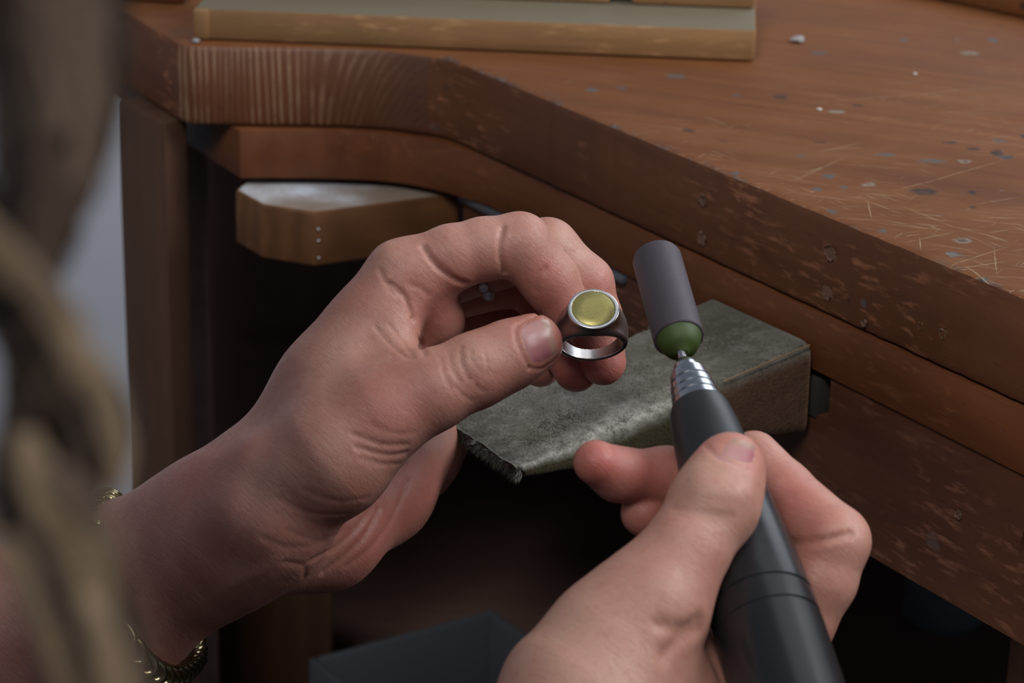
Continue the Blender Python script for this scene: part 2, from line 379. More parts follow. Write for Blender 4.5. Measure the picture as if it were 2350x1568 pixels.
corner_arc = [edge[-1].lerp(cor, 0.7), cor + lf * 0.004]
outline = edge + corner_arc + [cor + lf * 0.30, cor + lf * 0.30 + Vector((0.1, 0.5, 0)), Vector((1.3, 1.72, 0)), Vector((1.3, edge[0].y - 0.1, 0))]
bench = thing('workbench', BO, 'old reddish brown wooden jeweller workbench with a curved cut-out front, scratched top', 'workbench')
bm = prism(outline, ZA, ZT, 0.0028, 2)
bmesh.ops.recalc_face_normals(bm, faces=bm.faces)
for f in bm.faces:
    c = f.calc_center_median()
    if f.normal.z > 0.9: f.material_index = 0
    else: f.material_index = 2 if (c.x < -0.032 and c.y < 1.02 and f.normal.y < -0.5) else 1
worktop = bm_obj('worktop', bm, [W_TOP, W_EDGE, W_END], bench)

ap_px = [(2350, 941), (2153, 855), (1982, 766), (1712, 637), (1517, 551), (1345, 477), (1155, 373), (1060, 340), (970, 318), (880, 305), (770, 300), (660, 298), (550, 298)]
front = [PZ(x, y, ZA) for x, y in ap_px]
for k_ in range(1, 6): front[k_] = front[0].lerp(front[6], (front[k_] - front[0]).length / (front[6] - front[0]).length)
ad = (front[0] - front[4]).normalized()
aedge = [front[0] + ad * 0.5] + front[:5] + [Vector(p) for p in catmull(front[5:], 5)]
lb = lf
a_end = aedge[-1]
inner = []
for i, p in enumerate(aedge):
    tg = (aedge[min(i + 1, len(aedge) - 1)] - aedge[max(i - 1, 0)]).normalized(); nrm = Vector((tg.y, -tg.x, 0))
    inner.append(p + nrm * 0.024 if (nrm.y > 0) else p - nrm * 0.024)
back = a_end + lb * 0.30
apo = aedge + [back, back + Vector((0.03, 0.01, 0)), a_end + Vector((0.028, 0.024, 0))] + inner[::-1][2:]
bm_obj('apron', prism(apo, ZB, ZA - 0.0004, 0.0016, 2), W_APRON, bench)

# lower front panel with the pin slot and a round hole, straight part only
pdir = (front[4] - front[0]).normalized(); pn = Vector((pdir.y, -pdir.x, 0))
if pn.y > 0: pn = -pn                                    # towards the jeweller
PA, PB = front[0] - pn * 0.001, front[4] - pn * 0.001
def PS(px, py):                                          # (s, z) on the panel plane
    p = PV(px, py, PA, PB); return ((p - PA).dot(pdir), p.z)
s_r = -0.35; s_l = PS(1064, 440)[0]
n0, n1 = PS(1905, 900)[0], PS(1800, 900)[0]; nz = PS(1895, 962)[1]
loop = [(s_r, ZC), (s_l, ZC), (s_l, ZB - 0.0006), (n1, ZB - 0.0006), (n1, nz), (n0, nz), (n0, ZB - 0.0006), (s_r, ZB - 0.0006)]
hs, hz = PS(2375, 1262); hole = [(hs + 0.0058 * math.cos(q), hz + 0.0085 * math.sin(q)) for q in np.linspace(0, 2 * math.pi, 29)[:-1]]
bm = bmesh.new()
def addloop(L):
    vs = [bm.verts.new(PA + pdir * s + Vector((0, 0, z - PA.z))) for s, z in L]
    return [bm.edges.new((vs[i], vs[(i + 1) % len(vs)])) for i in range(len(vs))]
es = addloop(loop) + addloop(hole)
bmesh.ops.triangle_fill(bm, use_beauty=True, use_dissolve=False, edges=es)
ex = bmesh.ops.extrude_face_region(bm, geom=list(bm.faces))
bmesh.ops.translate(bm, verts=[g for g in ex['geom'] if isinstance(g, bmesh.types.BMVert)], vec=-pn * 0.018)
bm_obj('front_panel', bm, W_PANEL, bench)
def on_plane(s, z, off=0.0): return PA + pdir * s + Vector((0, 0, z - PA.z)) + pn * off
def plane_box(s0, s1, z0, z1, o0, o1, b=0.001):
    return hexa([on_plane(s0, z0, o1), on_plane(s1, z0, o1), on_plane(s1, z0, o0), on_plane(s0, z0, o0),
                 on_plane(s0, z1, o1), on_plane(s1, z1, o1), on_plane(s1, z1, o0), on_plane(s0, z1, o0)], b)
bm_obj('slot_backing', plane_box(s_r, s_l - 0.002, ZC + 0.004, ZB - 0.002, -0.034, -0.0185), RECESS_SHADE, bench)  # darkness seen through the slot is put into this board's colour
# thin grey ledge under the apron left of the pin
l0, l1 = PS(1062, 445)[0], PS(1440, 622)[0]
bm_obj('metal_strip', plane_box(l1, l0, ZB - 0.0035, ZB - 0.0008, -0.004, 0.0022, 0.0004), plain('grey_zinc', (0.16, 0.17, 0.19), 0.5, 0.6), bench)

# old nail holes with a chipped pale rim in the front edge
RIM = plain('chipped_rim', (0.125, 0.066, 0.038), 0.8, bump=0.5)
for hx, hy, hr_, ps in ((1614, 458, .0021, 0), (1612, 547, .0021, 0), (1906, 580, .0026, 0), (1899, 672, .0024, 0), (1985, 742, .0012, 0), (2165, 765, .0016, 1), (2115, 748, .0014, 1), (2040, 915, .0022, 1), (2115, 940, .0018, 1), (2200, 1180, .0016, 1)):
    q = PV(hx, hy, EA, EB) if not ps else PV(hx, hy, PA, PB); q = q + pn * 0.0004
    V, Fc = lathe(q - pn * 0.0012, pn, [(0, hr_ * .4), (0.0003, hr_ * .45), (0.0012, hr_ * .7), (0.0014, hr_ * .95), (0.0010, hr_ * 1.05)], 14)
    V = [p + Vector((random.gauss(0, 1), random.gauss(0, 1), random.gauss(0, 1.6))) * hr_ * 0.10 for p in V]
    mesh_obj('nail_hole', V, Fc, [RIM, RECESS_SHADE], bench, fmats=[1 if i < 14 else 0 for i in range(len(Fc) - 2)] + [1, 0])

# legs
def leg(x_l, x_m, x_r, dl, dm, dr, name='leg', z1=ZA, zb=0.0, mat=W_LEG, y=700):
    a, b, c = P(x_l, y, dl), P(x_m, y, dm), P(x_r, y, dr)
    d = a + (c - b); q = [a, b, c, d]
    cs = [Vector((p.x, p.y, zb)) for p in q] + [Vector((p.x, p.y, z1)) for p in q]
    return bm_obj(name, hexa(cs, 0.0016), mat, bench)
dep = lambda p: (p - CAM).dot(FWD)
dL, dM = dep(PZ(288, 222, ZA)) + 0.008, dep(PZ(392, 281, ZA)) + 0.006
leg(284, 388, 441, dL + .02, dM + .02, dM + 0.03, z1=ZA - 0.0003)
leg(2318, 2470, 2600, 0.80, 0.76, 0.80, z1=ZC - 0.0005, y=1450, mat=wood('leg_wood_orange', (0.13, 0.05, 0.02), (0.24, 0.10, 0.042), axis='v', rough=0.5))
# dark back board and lower shelf that close the underside
bm_obj('back_board', hexa([P(180, 900, 1.62) * 1, P(2900, 900, 1.62), P(2900, 900, 1.64), P(180, 900, 1.64)] and
       [Vector((-0.23, 1.70, 0.0)), Vector((1.28, 1.70, 0.0)), Vector((1.28, 1.72, 0.0)), Vector((-0.23, 1.72, 0.0)),
        Vector((-0.23, 1.70, ZA - 0.0005)), Vector((1.28, 1.70, ZA - 0.0005)), Vector((1.28, 1.72, ZA - 0.0005)), Vector((-0.23, 1.72, ZA - 0.0005))], 0.001), wood('back_board_wood', (0.32, 0.18, 0.145), (0.42, 0.24, 0.195), axis='v', rough=0.7), bench)
SHZ = 0.56
sb = wood('shelf_wood', (0.22, 0.13, 0.105), (0.32, 0.20, 0.165), rough=0.7)
# side board behind the left leg down to the shelf
sp0 = P(398, 700, 1.06)
sd = Vector((sp0.x + 0.002, sp0.y + 0.01, 0)); se = Vector((-0.235, 1.69, 0)); sn = Vector((0.012, 0.002, 0))
bm_obj('side_board', hexa([sd, sd + sn, se + sn, se, *(p + Vector((0, 0, ZA - 0.001)) for p in (sd, sd + sn, se + sn, se))], 0.001), sb, bench)
bm_obj('lower_shelf', box(-0.145, 1.2, 1.10, 1.69, SHZ - 0.02, SHZ, 0.001), sb, bench)

# upright timber standing low under the bench
a, b, c = P(452, 1400, 1.235), P(632, 1400, 1.20), P(765, 1400, 1.225)
dd = a + (c - b); q = [a, b, c, dd]; ztop = PZ(640, 1215, 0.70); zt = P(630, 1225, 1.20).z
tb = thing('timber_block', (b.x, b.y, SHZ), 'dull brown wooden block low under the bench, left of the grey bin', 'block')
bm_obj('block_body', hexa([Vector((p.x, p.y, SHZ)) for p in q] + [Vector((p.x, p.y, zt)) for p in q], 0.002), wood('dull_timber', (0.115, 0.058, 0.032), (0.17, 0.085, 0.046), axis='v', rough=0.6), tb)

# open grey plastic bin
GREY = plain('grey_plastic', (0.085, 0.096, 0.115), 0.55, bump=0.05)
f0 = P(708, 1512, 1.12); bz1 = f0.z
f2 = PZ(1130, 1398, bz1); fy = Vector((f2.x - f0.x, f2.y - f0.y, 0)); BD = fy.length; fy.normalize(); fx = Vector((fy.y, -fy.x, 0))
gb = thing('plastic_bin', (f0.x, f0.y, SHZ), 'dark grey open plastic bin with a slot handle, in the dark under the bench', 'bin')
def obox(u0, u1, v0, v1, z0, z1, b=0.001):
    o = Vector((f0.x, f0.y, 0))
    L = [o + fx * u + fy * v for u, v in ((u0, v0), (u1, v0), (u1, v1), (u0, v1))]
    return hexa([p + Vector((0, 0, z0)) for p in L] + [p + Vector((0, 0, z1)) for p in L], b)
BW = 0.17
bm_obj('bin_front', obox(0, BW, 0, 0.004, SHZ, bz1), GREY, gb)
bm_obj('bin_back', obox(0, BW, BD - 0.004, BD, SHZ, bz1), GREY, gb)
bm_obj('bin_side', obox(0, 0.004, 0.004, BD - 0.004, SHZ, bz1), GREY, gb)
bm_obj('bin_side', obox(BW - 0.004, BW, 0.004, BD - 0.004, SHZ, bz1), GREY, gb)
bm_obj('bin_floor', obox(0.004, BW - 0.004, 0.004, BD - 0.004, SHZ, SHZ + 0.004, 0.0005), GREY, gb)
hb = bm_obj('bin_slot_shade', obox(0.028, 0.052, -0.003, 0.0, bz1 - 0.012, bz1 - 0.006, 0.0008), RECESS_SHADE, gb)  # solid bar, its colour stands in for the shaded slot
hb['label'] = 'dark bar painted as the shade in the slot handle'
# dim clear jar under the right side
jb = PZ(2160, 1425, SHZ)
GLASS = NT('dim_glass'); GLASS.bsdf(Base_Color=(0.75, 0.85, 0.9, 1), Roughness=0.08, Transmission_Weight=0.9, IOR=1.45); GLASS = GLASS.m
jar = thing('glass_jar', jb, 'dim clear glass jar standing in the black space under the right of the bench', 'jar')
hj = 0.030
V, Fc = lathe(jb, (0, 0, 1), [(0, 0.020), (0.002, 0.022), (hj * .75, 0.022), (hj * .86, 0.019), (hj, 0.019), (hj, 0.0175), (hj * .86, 0.0175), (hj * .75, 0.0205), (0.004, 0.0205)], 32)
mesh_obj('jar_glass', V, Fc, GLASS, jar)
V, Fc = lathe(jb + Vector((0, 0, hj)), (0, 0, 1), [(0, 0.0205), (0.008, 0.0205), (0.009, 0.0195)], 32)
mesh_obj('jar_lid', V, Fc, plain('dull_tin', (0.10, 0.11, 0.12), 0.4, 0.8), jar)

# ------------------------------------------------------------------ pine tool stand on the bench
c0, c1 = PZ(447, 92, ZT), PZ(1731, 144, ZT); tx = (c1 - c0).normalized(); ty = Vector((-tx.y, tx.x, 0)); TL = (c1 - c0).length
st = thing('tool_stand', c0, 'worn pale pine two-step tool stand with slots, lying across the bench top', 'tool stand')
def tbox(u0, u1, v0, v1, z0, z1, b=0.0012):
    L = [c0 + tx * u + ty * v for u, v in ((u0, v0), (u1, v0), (u1, v1), (u0, v1))]
    return hexa([Vector((p.x, p.y, ZT + z0)) for p in L] + [Vector((p.x, p.y, ZT + z1)) for p in L], b)
OL = plain('grimy_pine', (0.125, 0.105, 0.068), 0.8, bump=0.5, bscale=300)
bm = tbox(0, TL, 0, 0.060, 0.0003, 0.0128, 0.0016)
bmesh.ops.recalc_face_normals(bm, faces=bm.faces)
for f in bm.faces: f.material_index = 1 if f.normal.z > 0.8 else 0
bm_obj('base_board', bm, [W_PINE, OL], st)
bm_obj('end_block', tbox(-0.0005, 0.006, -0.0008, 0.02, 0.0004, 0.0122), W_PINE, st)
xs = [0.0, TL * 0.735, TL * 0.775, TL - 0.0005]
for k in range(0, len(xs) - 1, 2):
    bm_obj('step_block', tbox(xs[k], xs[k + 1] , 0.0335, 0.060, 0.0130, 0.030), W_PINE, st)
for k in range(1, len(xs) - 1, 2):
    bm_obj('slot_shade_fill', tbox(xs[k] + 0.0003, xs[k + 1] - 0.0003, 0.040, 0.060, 0.0130, 0.026), RECESS_SHADE, st)  # block filling the gap, the gap's shade put into its colour
# low board at the far right of the bench top
r0, r1 = PZ(2130, -4, ZT), PZ(2352, 44, ZT); rx = (r1 - r0).normalized(); ry = Vector((-rx.y, rx.x, 0))
L = [r0 - rx * 0.15, r1 + rx * 0.3, r1 + rx * 0.3 + ry * 0.10, r0 - rx * 0.15 + ry * 0.10]
bd = thing('flat_board', r0, 'flat reddish brown board lying at the far right corner of the bench top', 'board')
bm_obj('board_plank', hexa([Vector((p.x, p.y, ZT + 0.0003)) for p in L] + [Vector((p.x, p.y, ZT + 0.012)) for p in L], 0.002), W_TOP, bd)
# second curved bench part / far board, upper left behind hair
g0 = PZ(240, 8, ZT); 
L = [PZ(232, 2, ZT), PZ(425, 12, ZT), PZ(440, -60, ZT), PZ(250, -60, ZT)]
fb = thing('wooden_tray', L[0], 'orange brown wooden tray edge on the bench top at the top left, beside the hair', 'tray')
bm_obj('tray_body', hexa([Vector((p.x, p.y, ZT + 0.0003)) for p in L] + [Vector((p.x, p.y, ZT + 0.014)) for p in L], 0.002), W_APRON, fb)
# crumbs on the bench top
CRUMB = plain('grey_crumb', (0.28, 0.28, 0.28), 0.8)
WAXY = plain('pale_crumb', (0.55, 0.52, 0.46), 0.7)
def crumb(px, py, s, m, label, z=ZT, name='scrap_crumb'):
    p = PZ(px, py, z); b_ = bmesh.new(); bmesh.ops.create_icosphere(b_, subdivisions=2, radius=s)
    for v in b_.verts:
        v.co *= 0.75 + 0.5 * random.random(); v.co.z *= 0.55; v.co.x *= 1.2
    zl = min(v.co.z for v in b_.verts)
    for v in b_.verts: v.co += Vector((p.x, p.y, z - zl))
    o = bm_obj(name, b_, m, loc=(p.x, p.y, z)); tag(o, label, 'crumb', 'crumbs on the bench top'); return o
crumb(1832, 97, 0.0024, CRUMB, 'grey crumb of scrap on the bench top right of the pine tool stand')
crumb(1880, 253, 0.0008, WAXY, 'tiny whitish crumb in the middle of the bench top')
crumb(2100, 172, 0.0007, WAXY, 'tiny pale crumb on the far right of the bench top')
crumb(450, 98, 0.0014, CRUMB, 'grey speck beside the left end of the pine tool stand')

# ------------------------------------------------------------------ far bench pin (left), octagonal wooden block
zt2 = ZB - 0.003
def on2(px, py): return PZ(px, py, zt2)
pp = [on2(540, 436), on2(601, 470), on2(720, 488), on2(1052, 445), on2(1010, 402), on2(860, 392), on2(700, 396), on2(580, 402)]
lp = thing('bench_pin', (pp[2].x, pp[2].y, zt2 - 0.0215), 'octagonal wooden bench pin with pale dust on top, under the curved bench edge at left', 'bench pin', 'bench pins')
bm = prism(pp, zt2 - 0.0215, zt2, 0.0012, 2)
bev(bm, [e for e in bm.edges if abs(e.verts[0].co.z - e.verts[1].co.z) > 0.01], 0.0008, 2)
def dusty():
    t = NT('dusty_wood'); g = t.noise(t.map((60, 60, 60)), 1.0, 5); n = t.noise(t.map((14, 14, 14), loc=(0.3, 0.1, 0)), 1.0, 4); fi = t.noise(t.map(), 900, 3)
    m = t.math('MULTIPLY', t.ramp(n, [(0.38, 0.1), (0.56, 1.0)]), t.ramp(g, [(0.30, 0.25), (0.62, 1.0)]))
    m = t.math('MULTIPLY', m, t.ramp(fi, [(0.3, 0.7), (0.6, 1.0)]))
    t.bsdf(Base_Color=t.mix(m, (0.19, 0.13, 0.085), (0.60, 0.66, 0.74)), Roughness=0.85); t.bump(fi, 0.3, 0.0005); return t.m
for f in bm.faces: f.material_index = 1 if f.normal.z > 0.95 else 0
bm_obj('pin_block', bm, [W_BLOCK, dusty()], lp)
for zz in (0.007, 0.0115, 0.0185):
    q = pp[2].lerp(pp[3], 0.03); q = Vector((q.x, q.y, zt2 - zz)); b_ = bmesh.new(); bmesh.ops.create_uvsphere(b_, u_segments=10, v_segments=6, radius=0.0007)
    bmesh.ops.translate(b_, verts=b_.verts, vec=q); bm_obj('nail_head', b_, plain('nail_steel', (0.5, 0.5, 0.5), 0.35, 1.0) if zz < 0.008 else bpy.data.materials['nail_steel'], lp)

# ------------------------------------------------------------------ near bench pin covered in worn suede
def off(p, d): return p + pn * d
_o = pn * 0.003
TRr, TLr = PV(1863, 790, PA + _o, PB + _o), PV(1622, 680, PA + _o, PB + _o)
BRr = PV(1850, 1003, PA + _o, PB + _o)
TRt = P(1192, 1080, 0.738); 
pnrm = (TLr - TRr).cross(TRt - TRr).normalized()
_r = ray(1022, 964); TLt = CAM + _r * (pnrm.dot(TRr - CAM) / pnrm.dot(_r))
dn = BRr - TRr; BLr = TLr + dn
BRt = P(1196, 1104, 0.741); BLt = TLt + (BRt - TRt)
NP_, NS_ = 60, 40
def suede():
    t = NT('worn_suede'); at = t.attr('zone'); z = t.sep(at['Color'])     # R: side face, G: rubbed ridge, B: painted shade on the side
    n1 = t.noise(t.map((130, 130, 130)), 1.0, 6, 0.7); n2 = t.noise(t.map((900, 900, 900)), 1.0, 3, 0.7); n3 = t.noise(t.map((28, 28, 28)), 1.0, 4)
    vf = t.voro(t.map((1400, 1400, 1400)), 1.0)
    top = t.mix(t.ramp(n3, [(0.35, 0.0), (0.65, 1.0)]), (0.090, 0.083, 0.063), (0.175, 0.168, 0.138))
    top = t.mix(t.ramp(n1, [(0.48, 0.0), (0.70, 0.6)]), top, (0.28, 0.272, 0.238))
    side = t.mix(n1, (0.090, 0.047, 0.026), (0.150, 0.083, 0.048))
    side = t.mix(t.ramp(n2, [(0.55, 0.0), (0.75, 0.5)]), side, (0.19, 0.118, 0.072))
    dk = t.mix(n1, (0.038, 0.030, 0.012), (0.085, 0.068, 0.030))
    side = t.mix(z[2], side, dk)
    col = t.mix(z[0], top, side)
    rb = t.math('MULTIPLY', z[1], t.ramp(t.noise(t.map((300, 300, 300)), 1.0, 4), [(0.35, 0.2), (0.65, 1.0)]))
    col = t.mix(rb, col, (0.46, 0.44, 0.39))
    col = t.mix(t.ramp(n2, [(0.30, 0.5), (0.48, 0.0)]), col, (0.03, 0.026, 0.018))
    t.bsdf(Base_Color=col, Roughness=0.95, Specular_IOR_Level=0.15, Sheen_Weight=0.06, Sheen_Roughness=0.5)
    b1 = t.bump(n2, 0.6, 0.0008); t.bump(n1, 0.5, 0.0012, b1); return t.m
SUEDE = suede()
V = []; ZN = []
ring = []                                     # perimeter param: TL -> TR (top) -> BR -> BL -> back
def section(t):
    a = TLr.lerp(TLt, t); b = TRr.lerp(TRt, t); c = BRr.lerp(BRt, t); d = BLr.lerp(BLt, t)
    # the top leather bows and the ridge swells outward a little
    return a, b, c, d
import mathutils
def rsec(t, shrink=0.0):
    a, b, c, d = section(t); P4 = [a, b, c, d]; out = []; zone = []
    h = (c - b).length; r = min(0.0055, h * 0.42)
    cen = (a + b + c + d) / 4
    for k in range(4):
        p0, p1, p2 = P4[k - 1], P4[k], P4[(k + 1) % 4]
        u0 = (p0 - p1).normalized(); u1 = (p2 - p1).normalized()
        for j in range(7):
            s = j / 6; q = p1 + u0 * r * (1 - s) ** 2 + u1 * r * s ** 2
            out.append(q)
            side = {0: 0.0, 1: max(0, (s - 0.55) / 0.45), 2: 1.0, 3: 1.0 if s < 0.5 else 0.3}[k]
            rub = 0.0
            if k == 1: rub = 1.2 * math.exp(-((s - 0.30) / 0.42) ** 2) * min(1, max(0.0, (t - 0.38) / 0.2))
            if k == 0: rub = 0.25 * math.exp(-((s - 0.4) / 0.3) ** 2)
            zone.append((side, rub, 0))
        n_in = {0: 24, 1: 8, 2: 8, 3: 4}[k]
        e0 = p1 + u1 * r; e1 = p2 - u1 * r if (p2 - p1).length > 2 * r else p1 + u1 * r
        for j in range(1, n_in):
            s = j / n_in; out.append(e0.lerp(e1, s))
            if k == 0: zone.append((0, max(0, 1 - (1 - s) * 4.5) * min(1, max(0.0, (t - 0.3) / 0.25)) * 0.8, 0))
            else: zone.append((1.0, 0, 0))
    return out, zone
TT = np.concatenate([np.linspace(0, 0.9, NP_), np.linspace(0.9, 1.0, 14)[1:]])
Fc = []; m = None
for i, t in enumerate(TT):
    o_, z_ = rsec(float(t)); m = len(o_)
    if t > 0.985:
        cen = sum(o_, Vector()) / m; k = 1 - 0.12 * ((t - 0.985) / 0.015) ** 2
        o_ = [cen + (p - cen) * k for p in o_]
    for p, zz in zip(o_, z_):
        nz_ = mathutils.noise.noise(p * 60) * 0.0009 + mathutils.noise.noise(p * 190) * 0.0005
        # blue zone puts the shade near the tip into the side colour
        q = p + Vector((0, 0, 1)) * nz_ * min(1, t * 8)
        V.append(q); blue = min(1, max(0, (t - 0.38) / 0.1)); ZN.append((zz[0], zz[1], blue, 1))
for i in range(len(TT) - 1):
    for j in range(m):
        l = (j + 1) % m; Fc.append((i * m + j, i * m + l, (i + 1) * m + l, (i + 1) * m + j))
Fc.append(tuple(range(m))); Fc.append(tuple((len(TT) - 1) * m + j for j in range(m))[::-1])
npin = thing('bench_pin', (BRr.x, BRr.y, BRr.z), 'wedge-shaped bench pin covered in worn grey suede, under the hand with the signet ring', 'bench pin', 'bench pins')
cov = mesh_obj('suede_cover', V, [f[::-1] for f in Fc], SUEDE, npin, sharp=None)
ca = cov.data.color_attributes.new('zone', 'FLOAT_COLOR', 'POINT'); ca.data.foreach_set('color', np.array(ZN, np.float32).ravel())
mt = TRr.lerp(TLr, 0.35)
s_m = (TRr - PA).dot(pdir)
bm_obj('tenon', plane_box(s_m - 0.0015, s_m + 0.028, BRr.z + 0.006, ZB - 0.003, -0.016, 0.0008, 0.001), plain('shaded_tenon', (0.022, 0.016, 0.013), 0.9, bump=0.3), npin)  # tenon coloured near black to paint in the shade of the slot
# light raised edge where the leather lap ends
lap = []
for x, y in ((1648, 872), (1690, 853), (1730, 835), (1765, 818), (1795, 805), (1830, 797), (1858, 791)):
    s_ = (x - 1192) / (1863 - 1192); 
    lap.append(TRt.lerp(TRr, s_) + Vector((0, 0, 0.0009 - 0.001 * s_)) + (P(x, y, 0.75) - P(x, y + 1, 0.75)) * (0.5))
lap = [PV(0, 0, PA, PB) * 0 + p for p in lap]
V, Fc = tube(catmull(lap, 5), 0.00030, 6); 
lo = mesh_obj('leather_lap', V, Fc, plain('pale_leather_edge', (0.24, 0.175, 0.10), 0.95, bump=0.8, bscale=1500), npin); lo['label'] = 'pale frayed leather edge'
# nap and frayed fibres (short blades)
def blades(name, roots, dirs, lens, wid, mat, parent):
    V = []; Fc = []
    for p, d, l in zip(roots, dirs, lens):
        s = d.cross(FWD).normalized() * wid; b0 = len(V); mid = p + d * l * 0.5; tip = p + d * l + Vector((random.gauss(0, 1), random.gauss(0, 1), -0.6)) * l * 0.18
        V += [p - s, p + s, mid + s * .7, mid - s * .7, tip]; Fc += [(b0, b0 + 1, b0 + 2, b0 + 3), (b0 + 3, b0 + 2, b0 + 4)]
    o = mesh_obj(name, V, Fc, mat, parent, sharp=None); o['kind'] = 'stuff'; return o
NAP = plain('suede_fibre', (0.30, 0.29, 0.25), 0.9); NAPD = plain('suede_fibre_dark', (0.075, 0.066, 0.05), 0.95)
up_n = pnrm if pnrm.z > 0 else -pnrm
out_tip = (TLt + TRt - TLr - TRr).normalized()
R_, D_, L_ = [], [], []; R2, D2, L2 = [], [], []
for _ in range(7000):
    t = random.random() ** 0.7; s = random.random()
    p = TLr.lerp(TLt, t).lerp(TRr.lerp(TRt, t), 0.03 + 0.94 * s) + up_n * -0.0006
    d = (up_n * 0.5 + out_tip * random.uniform(-0.3, 1.0) + (TRr - TLr).normalized() * random.uniform(-1, 1)).normalized()
    ridge = s > 0.80 and t > 0.35
    if random.random() < (0.75 if ridge else 0.2): R_.append(p); D_.append(d); L_.append(random.uniform(0.0008, 0.0026))
    else: R2.append(p); D2.append(d); L2.append(random.uniform(0.0008, 0.0022))
for _ in range(1900):                          # hanging fringe along the tip edge
    s = random.random(); p = TLt.lerp(TRt, s) + up_n * random.uniform(-0.0026, -0.0003) + out_tip * -0.0008
    d = (out_tip * random.uniform(0.4, 1.0) - Vector((0, 0, random.uniform(0.3, 1.6))) + (TRt - TLt).normalized() * random.uniform(-.5, .6)).normalized()
    if random.random() < (0.25 + 0.45 * s): R_.append(p); D_.append(d); L_.append(random.uniform(0.001, 0.0036))
    else: R2.append(p); D2.append(d); L2.append(random.uniform(0.001, 0.0034))
for _ in range(120):                           # one pale tuft cut across the tip
    u = random.random(); p = P(1085 + 62 * u, 1018 - 45 * u, 0.7355) ; p = CAM + ray(1085 + 62 * u, 1018 - 45 * u) * (pnrm.dot(TRr - CAM) / pnrm.dot(ray(1085 + 62 * u, 1018 - 45 * u))) - up_n * 0.0004
    d = (up_n * 0.5 + out_tip * 0.5 + Vector((random.gauss(0, .7), random.gauss(0, .7), 0))).normalized()
    R_.append(p); D_.append(d); L_.append(random.uniform(0.001, 0.0024))
blades('suede_nap', R_, D_, L_, 0.00007, NAP, npin)
blades('dark_nap', R2, D2, L2, 0.00008, NAPD, npin)

# ------------------------------------------------------------------ flesh: signed distance bodies -> surface nets
class Cone:
    __slots__ = ('a', 'b', 'ra', 'rb', 'k', 'fl')
    def __init__(s, a, b, ra, rb, k=None, fl=None): s.a, s.b, s.ra, s.rb, s.k, s.fl = np.array(a, np.float32), np.array(b, np.float32), ra, rb, k, fl
    def d(s, p):
        ba = s.b - s.a; L2 = float(ba @ ba)
        w = p - s.a
        t = np.clip((w @ ba) / L2, 0, 1) if L2 > 1e-6 else np.zeros(p.shape[:-1], np.float32)
        w = w - t[..., None] * ba
        if s.fl is not None:
            n, f = s.fl; n = np.asarray(n, np.float32); w = w + (w @ n)[..., None] * n * (f - 1)
        return np.sqrt((w * w).sum(-1)) - (s.ra + t * (s.rb - s.ra))
def chain(nodes, k=3.0, fl=None):
    out = []
    for i in range(len(nodes) - 1):
        (a, ra), (b, rb) = nodes[i], nodes[i + 1]; out.append(Cone(a, b, ra, rb, k, fl))
    return out
def smin(a, b, k):
    h = np.maximum(k - np.abs(a - b), 0) / k
    return np.minimum(a, b) - h * h * k * 0.25
def sdf_mesh(palm, fingers, lo, hi, vox, kpf=5.0, kff=0.8, kpalm=9.0):
    lo = np.array(lo, np.float32); hi = np.array(hi, np.float32); B = 8
    nb = np.ceil((hi - lo) / (vox * B)).astype(int); n = nb * B
    bc = np.stack(np.meshgrid(*[np.arange(q) for q in nb], indexing='ij'), -1).reshape(-1, 3)
    cen = (lo + (bc * B + (B - 1) / 2) * vox).astype(np.float32); rad = vox * B * 0.5 * 1.7321
    def ev(p, cen):
        def grp(prims, kdef):
            tot = np.full(p.shape[:-1], 60.0, np.float32)
            for pr in prims:
                m = pr.d(cen) < rad * 1.4 + 14
                if not m.any(): continue
                k = pr.k or kdef; tot[m] = smin(tot[m], pr.d(p[m]).astype(np.float32), k)
            return tot
        Fg = np.full(p.shape[:-1], 60.0, np.float32)
        for f in fingers: Fg = smin(Fg, grp(f, 3.0), kff)
        return smin(grp(palm, kpalm), Fg, kpf)
    dc = ev(cen[:, None, :], cen)[:, 0]
    act = np.abs(dc) < rad * 1.35 + 2
    sub = np.stack(np.meshgrid(*[np.arange(B)] * 3, indexing='ij'), -1).reshape(-1, 3)
    V = np.empty(tuple(nb) + (B, B, B), np.float32); V.reshape(-1, B ** 3)[:] = np.where(dc < 0, -9, 9)[:, None]
    ai = np.where(act)[0]
    for c in range(0, len(ai), 600):
        ii = ai[c:c + 600]
        pts = (lo + (bc[ii][:, None, :] * B + sub[None]) * vox).astype(np.float32)
        V.reshape(-1, B ** 3)[ii] = ev(pts, cen[ii])
    V = V.transpose(0, 3, 1, 4, 2, 5).reshape(*n)
    return nets(V, lo, vox)
